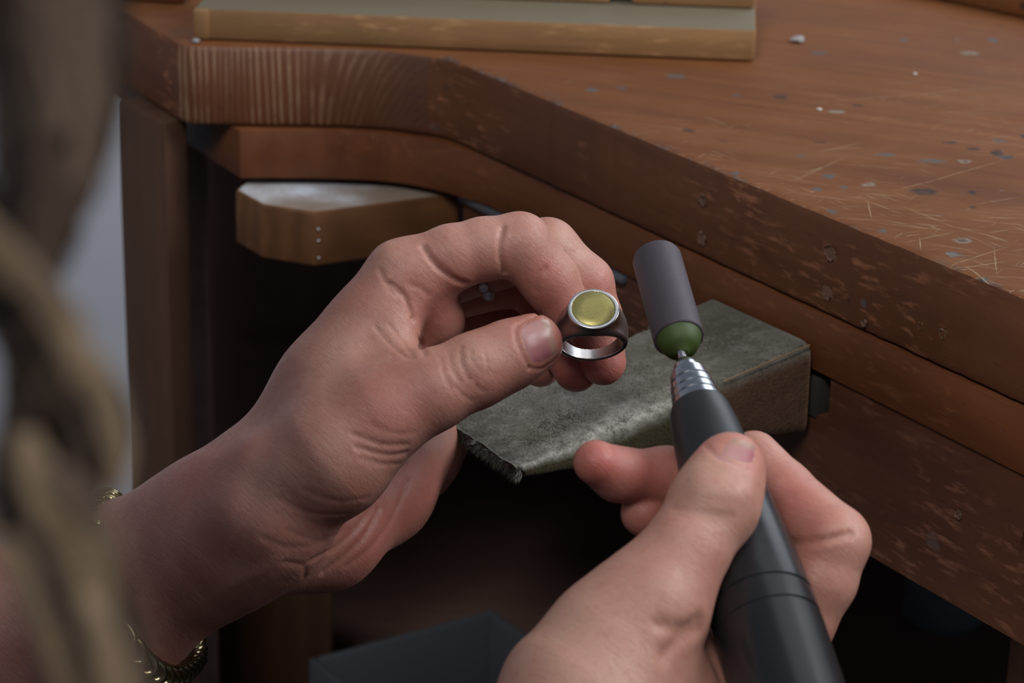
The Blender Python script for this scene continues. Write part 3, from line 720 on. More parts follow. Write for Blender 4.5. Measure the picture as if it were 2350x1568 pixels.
def nets(V, lo, vox, iters=4):
    n = np.array(V.shape)
    S = V < 0
    cnt = sum(S[i:n[0] - 1 + i, j:n[1] - 1 + j, k:n[2] - 1 + k].astype(np.int8) for i in (0, 1) for j in (0, 1) for k in (0, 1))
    cells = np.argwhere((cnt > 0) & (cnt < 8)); idx = np.full(np.array(n) - 1, -1, np.int32); idx[tuple(cells.T)] = np.arange(len(cells))
    acc = np.zeros((len(cells), 3)); num = np.zeros(len(cells))
    cr = [(i, j, k) for i in (0, 1) for j in (0, 1) for k in (0, 1)]
    for a in cr:
        for ax in range(3):
            if a[ax]: continue
            b = list(a); b[ax] = 1
            va = V[tuple((cells + a).T)]; vb = V[tuple((cells + b).T)]; m = (va < 0) != (vb < 0)
            t = np.where(m, va / np.where(m, va - vb, 1), 0); q = np.tile(np.array(a, float), (len(cells), 1)); q[:, ax] += t
            acc[m] += q[m]; num[m] += 1
    vert = lo + (cells + acc / num[:, None]) * vox
    quads = []
    for ax in range(3):
        o1, o2 = [(1, 2), (2, 0), (0, 1)][ax]
        sl = [slice(None)] * 3; sl2 = [slice(None)] * 3; sl[ax] = slice(0, -1); sl2[ax] = slice(1, None)
        ch = S[tuple(sl)] != S[tuple(sl2)]; e = np.argwhere(ch); e = e[(e[:, o1] > 0) & (e[:, o2] > 0) & (e[:, o1] < n[o1] - 1) & (e[:, o2] < n[o2] - 1)]
        flip = S[tuple(e.T)]
        def g(d1, d2):
            q = e.copy(); q[:, o1] -= d1; q[:, o2] -= d2; return idx[tuple(q.T)]
        Q = np.stack([g(1, 1), g(0, 1), g(0, 0), g(1, 0)], 1); Q[~flip] = Q[~flip][:, ::-1]; quads.append(Q)
    Q = np.concatenate(quads); Q = Q[(Q >= 0).all(1)]
    G = dict(V=V, lo=lo, vox=vox)
    E = np.concatenate([Q[:, [0, 1]], Q[:, [1, 2]], Q[:, [2, 3]], Q[:, [3, 0]]])
    deg = np.bincount(E.ravel(), minlength=len(vert)).astype(float)
    for it in range(iters):
        for c in range(3):
            a_ = np.bincount(E[:, 0], vert[E[:, 1], c], len(vert)) + np.bincount(E[:, 1], vert[E[:, 0], c], len(vert))
            vert[:, c] = np.where(deg > 0, 0.4 * vert[:, c] + 0.6 * a_ / np.maximum(deg, 1), vert[:, c])
        d = samp(G, vert); gr = grad(G, vert); vert -= gr * np.clip(d, -0.4, 0.4)[:, None] * 0.9
    return vert, Q, G
def samp(G, p):
    V = G['V']; q = (p - G['lo']) / G['vox']; q = np.clip(q, 0, np.array(V.shape) - 1.001); i = q.astype(int); f = q - i; out = 0
    for a in (0, 1):
        for b in (0, 1):
            for c in (0, 1):
                wt = (f[:, 0] if a else 1 - f[:, 0]) * (f[:, 1] if b else 1 - f[:, 1]) * (f[:, 2] if c else 1 - f[:, 2])
                out = out + wt * V[i[:, 0] + a, i[:, 1] + b, i[:, 2] + c]
    return out
def grad(G, p, h=None):
    h = h or G['vox']; g = np.stack([samp(G, p + np.eye(3)[a] * h) - samp(G, p - np.eye(3)[a] * h) for a in range(3)], 1)
    return g / np.maximum(np.linalg.norm(g, axis=1, keepdims=True), 1e-6)
def hit(G, px, z0, z1):
    """first surface point seen along the rays through px (n,2) -> camera mm, nan if none"""
    px = np.asarray(px, float); d = np.stack([(px[:, 0] - CXP) / F_PX, -(px[:, 1] - CYP) / F_PX, np.ones(len(px))], 1)
    z = np.full(len(px), z0, float); done = np.zeros(len(px), bool); res = np.full(len(px), np.nan)
    while z[0] < z1:
        v = samp(G, d * z[:, None]); m = (v < 0) & ~done; res[m] = z[m]; done |= m; z = z + 0.35
    return d * res[:, None]
def seg_dist(p, poly):
    best = np.full(len(p), 1e9)
    for a, b in zip(poly[:-1], poly[1:]):
        ba = b - a; t = np.clip(((p - a) @ ba) / max(ba @ ba, 1e-9), 0, 1); best = np.minimum(best, np.linalg.norm(p - a - t[:, None] * ba, axis=1))
    return best
def creases(G, vert, nrm, defs, z0, z1):
    disp = np.zeros(len(vert))
    for px, dep, wid in defs:
        c = np.array(catmull([(x, y, 0) for x, y in px], 6))[:, :2] if len(px) > 1 else np.array(px, float)
        h = hit(G, c, z0, z1); h = h[~np.isnan(h[:, 0])]
        if len(h) == 0: continue
        m = (np.abs(vert - h.mean(0)).max(1) < np.abs(h - h.mean(0)).max() + 4 * wid)
        if len(h) == 1: dd = np.linalg.norm(vert[m] - h[0], axis=1)
        else: dd = seg_dist(vert[m], h)
        g = np.exp(-(dd / wid) ** 2)
        if dep < 0: g = g - 0.06 * np.exp(-((dd - 1.7 * wid) / wid) ** 2)      # pushed-up lips
        disp[m] += dep * g * (1.0 if dep < 0 else 1)
    return vert + nrm * disp[:, None]

def skin():
    t = NT('skin'); at = t.sep(t.attr('tint')['Color'])
    v = t.map(); n1 = t.noise(v, 55, 5, 0.6); n2 = t.noise(v, 420, 4, 0.65); n3 = t.noise(v, 1500, 2)
    col = t.mix(t.ramp(n1, [(0.35, 0.0), (0.65, 1.0)]), (0.375, 0.165, 0.122), (0.455, 0.232, 0.180))
    col = t.mix(t.math('MULTIPLY', at[0], 0.85), col, (0.44, 0.115, 0.095))
    col = t.mix(t.math('MULTIPLY', at[1], 0.8), col, (0.47, 0.32, 0.23))
    col = t.mix(t.math('MULTIPLY', at[2], 0.75), col, (0.22, 0.125, 0.115))  # third channel: forearm shade put into the skin colour
    col = t.mix(t.ramp(n2, [(0.52, 0.0), (0.72, 0.35)]), col, (0.32, 0.105, 0.075))
    t.bsdf(Base_Color=col, Roughness=t.ramp(n2, [(0.3, 0.34), (0.7, 0.50)]), Specular_IOR_Level=0.45,
           Subsurface_Weight=0.35, Subsurface_Scale=0.004)
    t.b.inputs['Subsurface Radius'].default_value = (1.0, 0.35, 0.2)
    lw = t.attr('flow')['Vector']                                  # along / around the limb, in mm
    mp = t.n.new('ShaderNodeVectorMath'); mp.operation = 'MULTIPLY'; t.l.new(lw, mp.inputs[0]); mp.inputs[1].default_value = (0.95, 0.22, 0.22)
    ln = t.noise(mp.outputs[0], 1.0, 5, 0.6, 0.6)
    vo = t.voro(t.map((1, 1, 1)), 1500, 'DISTANCE_TO_EDGE')
    b = t.bump(t.ramp(ln, [(0.25, 0.0), (0.55, 1.0)]), 0.17, 0.0009)
    b = t.bump(t.ramp(vo, [(0.0, 0.0), (0.12, 1.0)]), 0.22, 0.0003, b)
    t.bump(n3, 0.12, 0.0003, b)
    return t.m
SKIN = skin()
def nail_mat():
    t = NT('fingernail'); u = t.sep(t.attr('nuv')['Color'])
    base = t.mix(t.ramp(u[1], [(0.3, 0.0), (0.85, 1.0)]), (0.42, 0.215, 0.20), (0.33, 0.115, 0.125))
    base = t.mix(t.ramp(u[0], [(0.0, 0.5), (0.25, 0.0)]), base, (0.44, 0.27, 0.27))
    col = t.mix(t.ramp(u[0], [(0.72, 0.0), (0.86, 0.55)]), base, (0.36, 0.25, 0.165))
    t.bsdf(Base_Color=col, Roughness=0.30, Specular_IOR_Level=0.45, Subsurface_Weight=0.2, Subsurface_Scale=0.002); return t.m
NAIL = nail_mat()

# ---- left hand (holds the ring), camera millimetres
l_thumb = chain([(J(1222, 789, 692), 8.3), (J(1165, 817, 690), 9.0), (J(1092, 850, 687), 9.7), (J(985, 898, 684), 10.6), (J(868, 955, 683), 12.6)], 4)
l_index = chain([(J(1303, 716, 711), 6.9), (J(1262, 645, 709), 8.1), (J(1192, 562, 706), 8.9), (J(1110, 572, 705), 8.7), (J(1035, 592, 704), 9.1), (J(928, 640, 704), 10.3)], 2.0)
l_middle = chain([(J(1384, 832, 723), 6.6), (J(1366, 730, 723), 7.4), (J(1342, 652, 722), 8.0), (J(1256, 573, 721), 8.7), (J(1110, 600, 723), 8.8), (J(935, 655, 725), 10.8)], 2.5)
l_ring = chain([(J(1322, 848, 731), 6.6), (J(1282, 770, 738), 7.4), (J(1255, 690, 741), 7.8), (J(1215, 640, 741), 8.4), (J(1090, 650, 744), 8.6), (J(945, 695, 745), 10.3)], 2.5)
l_little = chain([(J(1240, 842, 744), 6.0), (J(1215, 790, 752), 6.6), (J(1170, 715, 757), 7.2), (J(1080, 735, 760), 7.8), (J(965, 765, 762), 9.4)], 2.5)
l_palm = [
    *chain([(J(928, 640, 704), 10.3), (J(760, 888, 700), 13.6), (J(600, 1130, 699), 16.5)], 9),
    *chain([(J(935, 655, 725), 10.8), (J(770, 890, 722), 13.0), (J(620, 1145, 714), 15.5)], 9),
    *chain([(J(945, 695, 745), 10.3), (J(800, 920, 740), 12.0), (J(650, 1165, 728), 14.5)], 9),
    *chain([(J(965, 765, 760), 9.2), (J(840, 960, 752), 11.5), (J(680, 1190, 734), 14)], 9),
    *chain([(J(868, 955, 683), 12.6), (J(760, 1045, 684), 15.5), (J(650, 1128, 690), 16.0)], 8),
    Cone(J(840, 760, 700), J(790, 930, 694), 9, 13, 10),
    Cone(J(872, 690, 701), J(898, 790, 696), 5.5, 5.0, 7), Cone(J(898, 790, 696), J(915, 885, 687), 5.0, 8.5, 6),
    Cone(J(970, 690, 709), J(1002, 735, 713), 8.8, 8.2, 1.2),
    Cone(J(880, 780, 715), J(900, 900, 715), 11, 13, 8),
    *chain([(J(998, 1014, 783), 10.5), (J(952, 1036, 772), 13.5), (J(868, 1122, 752), 16), (J(745, 1224, 730), 15.8), (J(640, 1230, 718), 16)], 6),
    *chain([(J(600, 1165, 697), 18), (J(575, 1190, 695), 19.5), (J(470, 1245, 700), 20.3), (J(250, 1375, 707), 24), (J(40, 1490, 713), 27), (J(-260, 1640, 720), 30), (J(-420, 1720, 724), 31)], 10),
    *chain([(J(640, 1190, 722), 17), (J(560, 1205, 722), 17.5), (J(460, 1260, 726), 17.5), (J(250, 1390, 732), 21), (J(40, 1500, 738), 25), (J(-260, 1660, 745), 29)], 10),
    Cone(J(640, 1092, 677), J(600, 1070, 680), 4.0, 5.0, 10), Cone(J(596, 1192, 678), J(560, 1180, 679), 4.0, 5.0, 10),
]
lv, lq, LG = sdf_mesh(l_palm, [l_thumb, l_index, l_middle, l_ring, l_little], (-165, -124, 640), (36, 52, 800), 0.62, kpf=5.0, kff=0.7)
ln_ = grad(LG, lv)
A = lambda s: [(700 + x / 2.904, 440 + y / 2.904) for x, y in s]
Z2 = lambda s: [(200 + x / 2.184, 850 + y / 2.184) for x, y in s]
l_cr = [
    (A([(1040, 1040), (1045, 1150), (1095, 1250)]), -0.34, 0.6), (A([(955, 1070), (980, 1180), (1030, 1270)]), -0.20, 0.7),
    (A([(1105, 1060), (1115, 1130), (1160, 1190)]), -0.22, 0.45), (A([(1195, 1080), (1215, 1170), (1210, 1235)]), -0.22, 0.45),
    (A([(1130, 1230), (1140, 1300), (1200, 1330)]), -0.25, 0.5), (A([(1000, 1290), (1040, 1350), (1110, 1390)]), -0.2, 0.6), (A([(905, 1110), (930, 1230), (990, 1330)]), -0.2, 0.7),
    (A([(1080, 1130), (1150, 1125), (1230, 1135)]), -0.12, 0.4), (A([(1160, 1210), (1230, 1205), (1290, 1230)]), -0.10, 0.4),
    (A([(1318, 240), (1300, 330), (1300, 420), (1330, 540)]), -0.75, 0.8), (A([(1600, 515), (1555, 550), (1540, 610), (1540, 660)]), -0.3, 0.9),
    (A([(790, 370), (850, 460), (910, 520), (1000, 585), (1070, 612)]), -1.0, 0.9),
    (A([(560, 610), (640, 670), (670, 720), (720, 850)]), -0.6, 0.8), (A([(720, 850), (760, 980), (795, 1090)]), -0.5, 0.8),
    (A([(500, 520), (560, 650), (620, 690)]), -0.35, 0.7), (A([(470, 905), (560, 1010), (690, 1115)]), -0.35, 0.7), (A([(560, 890), (650, 1000), (720, 1110)]), -0.25, 0.6),
    (A([(690, 620), (760, 640), (820, 690)]), -0.25, 0.8),
    (Z2([(1330, 320), (1480, 372), (1600, 372)]), -0.32, 0.8), (Z2([(1350, 385), (1500, 425), (1600, 412)]), -0.36, 0.8), (Z2([(1370, 440), (1480, 470), (1570, 470)]), -0.22, 0.8),
    (Z2([(1420, 270), (1540, 315), (1640, 312)]), -0.16, 0.7), (Z2([(1090, 600), (1250, 655), (1400, 640)]), -0.16, 0.9), (Z2([(950, 640), (1120, 715), (1300, 720)]), -0.16, 0.9),
    (Z2([(1000, 800), (1150, 850), (1300, 800)]), -0.18, 0.9), (Z2([(880, 840), (1020, 890), (1200, 860)]), -0.2, 1.0),
    (Z2([(1185, 1010), (1290, 930), (1390, 830), (1460, 700)]), -0.55, 1.2), (Z2([(1110, 960), (1240, 890), (1340, 800), (1430, 690)]), -0.45, 1.1), (Z2([(1300, 980), (1430, 880), (1540, 720), (1600, 560)]), -0.35, 1.2),
    (Z2([(980, 960), (1080, 980), (1090, 1040)]), -0.3, 0.9),
    (Z2([(480, 1230), (700, 1090), (960, 960)]), 0.3, 2.4), (Z2([(380, 1370), (640, 1240), (980, 1060)]), -0.22, 2.8),
    ([(1215, 845), (1188, 790), (1184, 752), (1205, 738), (1240, 720)], -0.45, 0.6), ([(1215, 845), (1245, 846), (1278, 822)], -0.4, 0.6),
    ([(1215, 640)], 0.5, 4.5), ([(875, 580)], 0.5, 5.0), ([(1085, 815)], 0.4, 5),
]
lv = creases(LG, lv, ln_, l_cr, 640, 790)
# ---- right hand (holds the handpiece)
TA, TB_ = J(1572, 838, 660), J(1802, 1568, 592)                   # handpiece axis
def tool_at(py):
    s = (py - 838) / 730.0                                        # perspective correct in depth
    z = 1 / ((1 - s) / 660 + s / 592); x = 1572 + 230 * s; return J(x, py, z), z
def rz(py, o): return tool_at(py)[1] + o
r_thumb = chain([(J(1676, 1070, 613), 8.3), (J(1660, 1110, 610), 9.2), (J(1638, 1160, 605), 10.3), (J(1570, 1270, 600), 9.8), (J(1500, 1375, 598), 12.4)], 4)
r_index = chain([(J(1730, 1050, 649), 6.9), (J(1797, 1128, 642), 7.8), (J(1914, 1242, 629), 8.9), (J(1883, 1330, 629), 9.0), (J(1825, 1425, 631), 9.8), (J(1735, 1640, 632), 11)], 1.8)
r_middle = chain([(J(1368, 1062, 640), 5.8), (J(1420, 1090, 645), 6.6), (J(1530, 1098, 652), 7.8), (J(1700, 1160, 652), 8.5), (J(1790, 1280, 640), 9), (J(1690, 1660, 640), 11)], 3)
r_ring = chain([(J(1480, 1178, 650), 6.3), (J(1560, 1190, 660), 7.4), (J(1700, 1260, 660), 8.4), (J(1740, 1370, 650), 9), (J(1650, 1690, 632), 10.5)], 3)
r_little = chain([(J(1500, 1290, 650), 6), (J(1580, 1330, 660), 7), (J(1670, 1420, 655), 8), (J(1600, 1700, 640), 10)], 3)
r_palm = [
    *chain([(J(1500, 1375, 598), 12.4), (J(1420, 1470, 596), 15.0), (J(1320, 1590, 590), 17.5)], 8),
    *chain([(J(1735, 1640, 632), 11), (J(1600, 1720, 612), 13), (J(1420, 1860, 590), 16)], 9),
    *chain([(J(1690, 1660, 640), 11), (J(1440, 1880, 600), 15)], 9), *chain([(J(1650, 1690, 632), 11), (J(1440, 1900, 612), 15)], 9),
    *chain([(J(1600, 1700, 640), 10), (J(1420, 1900, 622), 14)], 9),
    Cone(J(1540, 1490, 610), J(1590, 1640, 606), 9.5, 12, 9), Cone(J(1480, 1520, 605), J(1500, 1700, 600), 13, 15, 9),
    Cone(J(1540, 1395, 596), J(1520, 1390, 596), 4.5, 6.0, 8),
    *chain([(J(1340, 1680, 588), 18), (J(1220, 1850, 575), 19), (J(1020, 2080, 548), 21), (J(700, 2400, 500), 26), (J(600, 2500, 485), 27)], 10),
    *chain([(J(1400, 1850, 600), 17), (J(1250, 1900, 595), 17.5), (J(1040, 2110, 570), 19), (J(700, 2450, 525), 25)], 10),
]
rv, rq, RG = sdf_mesh(r_palm, [r_thumb, r_index, r_middle, r_ring, r_little], (-55, -165, 455), (95, -15, 680), 0.85, kpf=6.0, kff=0.7)
rn_ = grad(RG, rv)
R3 = lambda s: [(1100 + x / 2.35, 940 + y / 2.35) for x, y in s]
r_cr = [
    (R3([(1690, 720), (1850, 705), (2000, 670)]), -0.8, 1.0), (R3([(1180, 320), (1260, 300), (1400, 320), (1470, 360)]), 0.5, 2.5), (R3([(1180, 420), (1300, 440), (1440, 440)]), 0.6, 3.0),
    (R3([(1050, 530), (1200, 560), (1360, 580)]), -0.4, 1.0), (R3([(1060, 570), (1200, 600), (1340, 620)]), -0.25, 1.0),
    (R3([(960, 1160), (1080, 1180), (1180, 1130)]), -0.7, 1.8), (R3([(1000, 1320), (1080, 1240), (1180, 1190)]), -0.9, 2.2), (R3([(1230, 1280), (1280, 1380), (1320, 1476)]), -0.8, 2.0),
    (R3([(1220, 190), (1300, 270), (1440, 330)]), -0.4, 0.7), (R3([(1000, 1000)]), 0.9, 7),
]
rv = creases(RG, rv, rn_, r_cr, 560, 690)

def tints(v, defs):
    T = np.zeros((len(v), 3))
    for c, r, wt, ch in defs:
        d = np.linalg.norm(v - np.asarray(c), axis=1); T[:, ch] = np.maximum(T[:, ch], wt * np.exp(-(d / r) ** 2))
    return T
# ------------------------------------------------------------------ head (out of frame, upper left) as a further part of the body mesh
def W2C(p): q = Vector(p) - CAM; return np.array([q.dot(RIGHT), q.dot(UP), q.dot(FWD)]) * 1000.0
HC = np.array([-172., 188., 238.]); hf = J(1360, 757, 703) - HC; hf /= np.linalg.norm(hf); hf = hf + np.array([0, 0.10, 0]); hf /= np.linalg.norm(hf)
hr = np.cross([0, 1.0, 0], hf) ; hr /= np.linalg.norm(hr); hu = np.cross(hf, hr)
hcones = [Cone((0, 35, -25), (0, 30, 20), 70, 64), Cone((0, -5, 40), (0, -50, 45), 52, 40), Cone((0, -80, 62), (0, -84, 62), 15, 13, 12),
    Cone((0, 8, 90), (0, -22, 104), 5.5, 8.5, 8), Cone((-8, -25, 96), (8, -25, 96), 6, 6, 6), Cone((-30, 22, 82), (30, 22, 82), 9, 9, 14), Cone((0, -60, -20), (0, -165, -60), 52, 58, 25)]
for sg in (-1, 1):
    hcones += [Cone((sg * 42, -45, 12), (0, -78, 60), 20, 15, 14), Cone((sg * 34, -20, 66), (sg * 30, -26, 66), 20, 18, 14), Cone((sg * 31, 5, 79), (sg * 31, 5, 78), 12.5, 12.5, 3),
        Cone((sg * 74, 4, -6), (sg * 73, -26, 0), 12, 8, 4, (np.array([1.0, 0, -0.3]) / 1.044, 2.4))]
lips = [Cone((-17, -46, 86), (17, -46, 86), 4.0, 4.0, 5), Cone((-13, -54, 86), (13, -54, 86), 5.0, 5.0, 5)]
hv, hq, _g = sdf_mesh(hcones, [lips], (-100, -225, -125), (100, 115, 125), 2.6, kpf=3.0, kpalm=16)
h2c = lambda v: HC + v[:, [0]] * hr + v[:, [1]] * hu + v[:, [2]] * hf
hflip = np.linalg.det(np.array([hr, hu, hf])) < 0
hv = h2c(hv); hq = hq[:, ::-1] if hflip else hq
lt = tints(lv, [(J(1255, 790, 688), 9, .75, 0), (J(1270, 690, 703), 8, .55, 0), (J(1250, 630, 700), 7, .45, 0), (J(1384, 840, 718), 10, .9, 0), (J(1322, 850, 726), 10, .9, 0), (J(1385, 660, 715), 8, .4, 0),
    (J(1000, 700, 703), 11, .55, 0), (J(900, 930, 672), 11, .4, 0), (J(1110, 870, 678), 10, .25, 0), (J(930, 640, 693), 8, .25, 0), (J(960, 1100, 735), 22, .75, 0), (J(850, 1220, 725), 20, .65, 0), (J(450, 1090, 680), 14, .4, 0),
    (J(1000, 760, 720), 16, .6, 0), (J(1200, 760, 740), 20, .5, 0),
    (J(1085, 815, 678), 7, .35, 1), (J(1300, 560, 712), 9, .35, 1), (J(800, 830, 688), 14, .25, 1), (J(880, 590, 694), 9, .2, 1),
    (J(640, 1090, 672), 7, .35, 1), (J(400, 1300, 655), 36, .3, 2), (J(200, 1420, 640), 40, .3, 2), (J(560, 1290, 680), 16, .3, 2)])  # entries of channel 2 paint mild shade along the forearm
rt = tints(rv, [(J(1695, 1040, 607), 8, .6, 0), (J(1380, 1070, 632), 11, 1.0, 0), (J(1500, 1110, 640), 12, .9, 0), (J(1780, 1150, 628), 11, .75, 0), (J(1830, 1210, 620), 10, .6, 0), (J(1500, 1190, 642), 12, .7, 0), (J(1480, 1430, 588), 13, .4, 0), (J(1580, 1330, 594), 10, .25, 0),
    (J(1620, 1110, 600), 8, .6, 1), (J(1650, 1160, 598), 9, .4, 1), (J(1525, 1385, 585), 10, .55, 1), (J(1350, 1480, 580), 26, .5, 1), (J(1960, 1230, 614), 8, .3, 1), (J(1860, 1370, 606), 14, .25, 1)])
lax = (J(900, 700, 700) - J(300, 1340, 680)); lax /= np.linalg.norm(lax)
rax = (J(1640, 1150, 610) - J(1200, 1700, 580)); rax /= np.linalg.norm(rax)
def flow(v, ax):
    u = np.cross(ax, [0, 0, 1.0]); u /= np.linalg.norm(u); w_ = np.cross(ax, u); return np.stack([v @ ax, v @ u, v @ w_], 1)
PO = Vector((-0.12, 0.10, 0.0))
person = thing('person', PO, 'person with wavy brown hair holding a signet ring and a black handpiece', 'person')
SHL, SHR = W2C((-0.37, 0.34, 1.03)), W2C((-0.02, 0.03, 0.985))
NKb = HC + hu * -165 + hf * -60; CHb = W2C((-0.2, 0.13, 0.97))
ARML = [J(-130, 1580, 722), J(-420, 1730, 728), J(-760, 1910, 733), J(-1000, 2030, 735), SHL * 0.5 + J(-1040, 2040, 715) * 0.5, SHL, SHL * .35 + CHb * .65, CHb * .5 + NKb * .5, NKb]
ARMR = [J(720, 2380, 512), J(520, 2700, 470), np.array([-72, -200, 420.]), np.array([-70, -235, 350.]), SHR * 0.5 + np.array([-70, -240, 310.]) * 0.5, SHR, SHR * .35 + CHb * .65, CHb * .5 + NKb * .5, NKb]
vall = [lv, rv, hv]; fall = [tuple(q) for q in np.concatenate([lq, rq + len(lv), hq + len(lv) + len(rv)]).tolist()]; nv = len(lv) + len(rv) + len(hv)
base_v = np.concatenate(vall); AXT = []
for path in (ARML, ARMR):
    pts = catmull(path, 6); vt, ft = tube([Vector(p) for p in pts], [15 + 9 * min(1, i / 20) for i in range(len(pts))], 16, caps=False); vt = np.array([tuple(p) for p in vt])
    c0_ = int(np.argmin(np.linalg.norm(base_v[:len(lv) + len(rv)] - vt[:16].mean(0), axis=1))); c1_ = int(len(lv) + len(rv) + np.argmin(np.linalg.norm(hv - vt[-16:].mean(0), axis=1)))
    fall += [tuple(i + nv for i in f) for f in ft]
    for k in range(16):
        fall.append((nv + k, c0_, nv + (k + 1) % 16)); fall.append((nv + len(vt) - 16 + k, nv + len(vt) - 16 + (k + 1) % 16, c1_))
    AXT.append(vt); nv += len(vt)
av = np.concatenate(AXT); vw = C2W(np.concatenate(vall + [av])); faces = [f[::-1] for f in fall]
ht = tints(hv, [(HC + hu * -50 + hf * 90, 16, .7, 0), (HC + hu * -20 + hf * 75 + hr * 32, 20, .4, 0), (HC + hu * -20 + hf * 75 - hr * 32, 20, .4, 0)])
body = mesh_obj('body', vw, faces, SKIN, person, sharp=None)
cc = np.concatenate([np.concatenate([lt, rt, ht, np.zeros((len(av), 3))]), np.ones((len(vw), 1))], 1).astype(np.float32)
a_ = body.data.color_attributes.new('tint', 'FLOAT_COLOR', 'POINT'); a_.data.foreach_set('color', cc.ravel())
a_ = body.data.attributes.new('flow', 'FLOAT_VECTOR', 'POINT'); a_.data.foreach_set('vector', np.concatenate([flow(lv, lax), flow(rv, rax), flow(hv, hu), flow(av, hu)]).astype(np.float32).ravel())
def nail(G, quad, z0, z1, name='fingernail', bulge=8, lift=0.28):
    """quad px: cuticle v0, cuticle v1, tip v1, tip v0"""
    q = np.array(quad, float); n = 15; pts = []; uv = []
    for i in range(n):
        for j in range(n):
            u, v = i / (n - 1), j / (n - 1); a = 2 * u - 1; b = 2 * v - 1
            e = 0.30; aa = a * math.sqrt(1 - e * b * b * 0.6); bb = b * math.sqrt(1 - e * a * a * 0.9)
            uu, vv = (aa + 1) / 2, (bb + 1) / 2
            pts.append((1 - uu) * ((1 - vv) * q[0] + vv * q[1]) + uu * ((1 - vv) * q[3] + vv * q[2])); uv.append((u, v))
    h = hit(G, pts, z0, z1); ok = ~np.isnan(h[:, 0])
    zf = np.where(ok, h[:, 2], np.nanmax(h[:, 2]) + 0.5); pa_ = np.array(pts); h = np.stack([(pa_[:, 0] - CXP) / F_PX * zf, -(pa_[:, 1] - CYP) / F_PX * zf, zf], 1)
    g = grad(G, h, 1.6)
    g3 = g.reshape(n, n, 3); 
    h3 = h.reshape(n, n, 3)
    for _ in range(2):
        k = h3.copy(); k[1:-1, 1:-1] = (h3[1:-1, 1:-1] * 2 + h3[:-2, 1:-1] + h3[2:, 1:-1] + h3[1:-1, :-2] + h3[1:-1, 2:]) / 6; h3 = k
    uvn = np.array(uv); b = 2 * uvn[:, 1] - 1; a = 2 * uvn[:, 0] - 1
    lf_ = lift * (1 - 0.9 * np.maximum(np.abs(b) ** 6, np.maximum(-a, 0) ** 6)) 
    top = h3.reshape(-1, 3) + g * lf_[:, None]; bot = h3.reshape(-1, 3) - g * 0.5
    V = np.concatenate([top, bot]); N = n * n; Fc = []
    for i in range(n - 1):
        for j in range(n - 1):
            a0, b0, c0_, d0 = i * n + j, i * n + j + 1, (i + 1) * n + j + 1, (i + 1) * n + j
            Fc.append((a0, d0, c0_, b0)); Fc.append((N + a0, N + b0, N + c0_, N + d0))
    per = [j for j in range(n)] + [i * n + n - 1 for i in range(1, n)] + [(n - 1) * n + j for j in range(n - 2, -1, -1)] + [i * n for i in range(n - 2, 0, -1)]
    for i in range(len(per)):
        p, r = per[i], per[(i + 1) % len(per)]; Fc.append((p, r, N + r, N + p))
    o = mesh_obj(name, C2W(V), [f[::-1] for f in Fc], NAIL, person, sharp=60)
    at = o.data.color_attributes.new('nuv', 'FLOAT_COLOR', 'POINT'); at.data.foreach_set('color', np.array([(u, v, 0, 1) for u, v in uv + uv], np.float32).ravel())
    return o
nail(LG, [(1186, 748), (1215, 845), (1283, 818), (1256, 722)], 650, 720)
nail(RG, [(1640, 1062), (1717, 1090), (1740, 1024), (1676, 1003)], 570, 640)

# ------------------------------------------------------------------ sleeves
NAVY = NT('navy_knit'); NAVY.bsdf(Base_Color=NAVY.mix(NAVY.noise(NAVY.map(), 500, 3), (0.022, 0.027, 0.036), (0.050, 0.058, 0.072)), Roughness=0.95)
NAVY.bump(NAVY.wave(NAVY.map((1, 1, 1)), 260, 1.0), 0.3, 0.0006); NAVY = NAVY.m
def sleeve(nodes):
    pts = catmull([n[0] for n in nodes], 10); rad = catmull([(n[1], 0, 0) for n in nodes], 10); V = []; Fc = []; n = 36
    P_ = [np.array(p) for p in pts]
    for i, p in enumerate(P_):
        tg = P_[min(i + 1, len(P_) - 1)] - P_[max(i - 1, 0)]; tg /= np.linalg.norm(tg)
        u = np.cross(tg, [0, 0, 1.0]); u /= np.linalg.norm(u); w_ = np.cross(tg, u); r = rad[i][0]
        for k in range(n):
            q = 2 * math.pi * k / n; rr = r * (1 + 0.03 * math.sin(3 * q + i * 0.9) + 0.02 * math.sin(i * 1.7 + q))
            V.append(p + u * math.cos(q) * rr + w_ * math.sin(q) * rr * 1.15)
    for i in range(len(P_) - 1):
        for k in range(n):
            l = (k + 1) % n; Fc.append((i * n + k, i * n + l, (i + 1) * n + l, (i + 1) * n + k))
    Fc.append(tuple((len(P_) - 1) * n + k for k in range(n)))
    # folded-in cuff
    b0 = len(V)
    for k in range(n): V.append(P_[0] + (V[k] - P_[0]) * 0.93)
    b1 = len(V)
    for k in range(n): V.append(P_[4] + (V[4 * n + k] - P_[4]) * 0.93)
    for k in range(n):
        l = (k + 1) % n; Fc.append((k, b0 + k, b0 + l, l)); Fc.append((b0 + k, b1 + k, b1 + l, b0 + l))
    o = mesh_obj('sleeve', C2W(V), [f[::-1] for f in Fc], NAVY, person, sharp=None); return o
sleeve([(J(34, 1498, 724), 37), (J(-150, 1590, 726), 40), (J(-420, 1730, 729), 42), (J(-760, 1910, 733), 44), (J(-1000, 2030, 735), 46), (SHL * 0.5 + J(-1040, 2040, 715) * 0.5, 48), (SHL, 52)])
sleeve([(J(880, 2245, 556), 37), (J(700, 2440, 526), 40), (J(520, 2700, 476), 42), (np.array([-72, -200, 420.]), 42), (np.array([-70, -235, 350.]), 45), (SHR * 0.5 + np.array([-70, -240, 310.]) * 0.5, 48), (SHR, 52)])
NK = HC + hu * -150 + hf * -58; HIP = W2C((-0.22, -0.02, 0.60)); CH = W2C((-0.2, 0.12, 0.93))
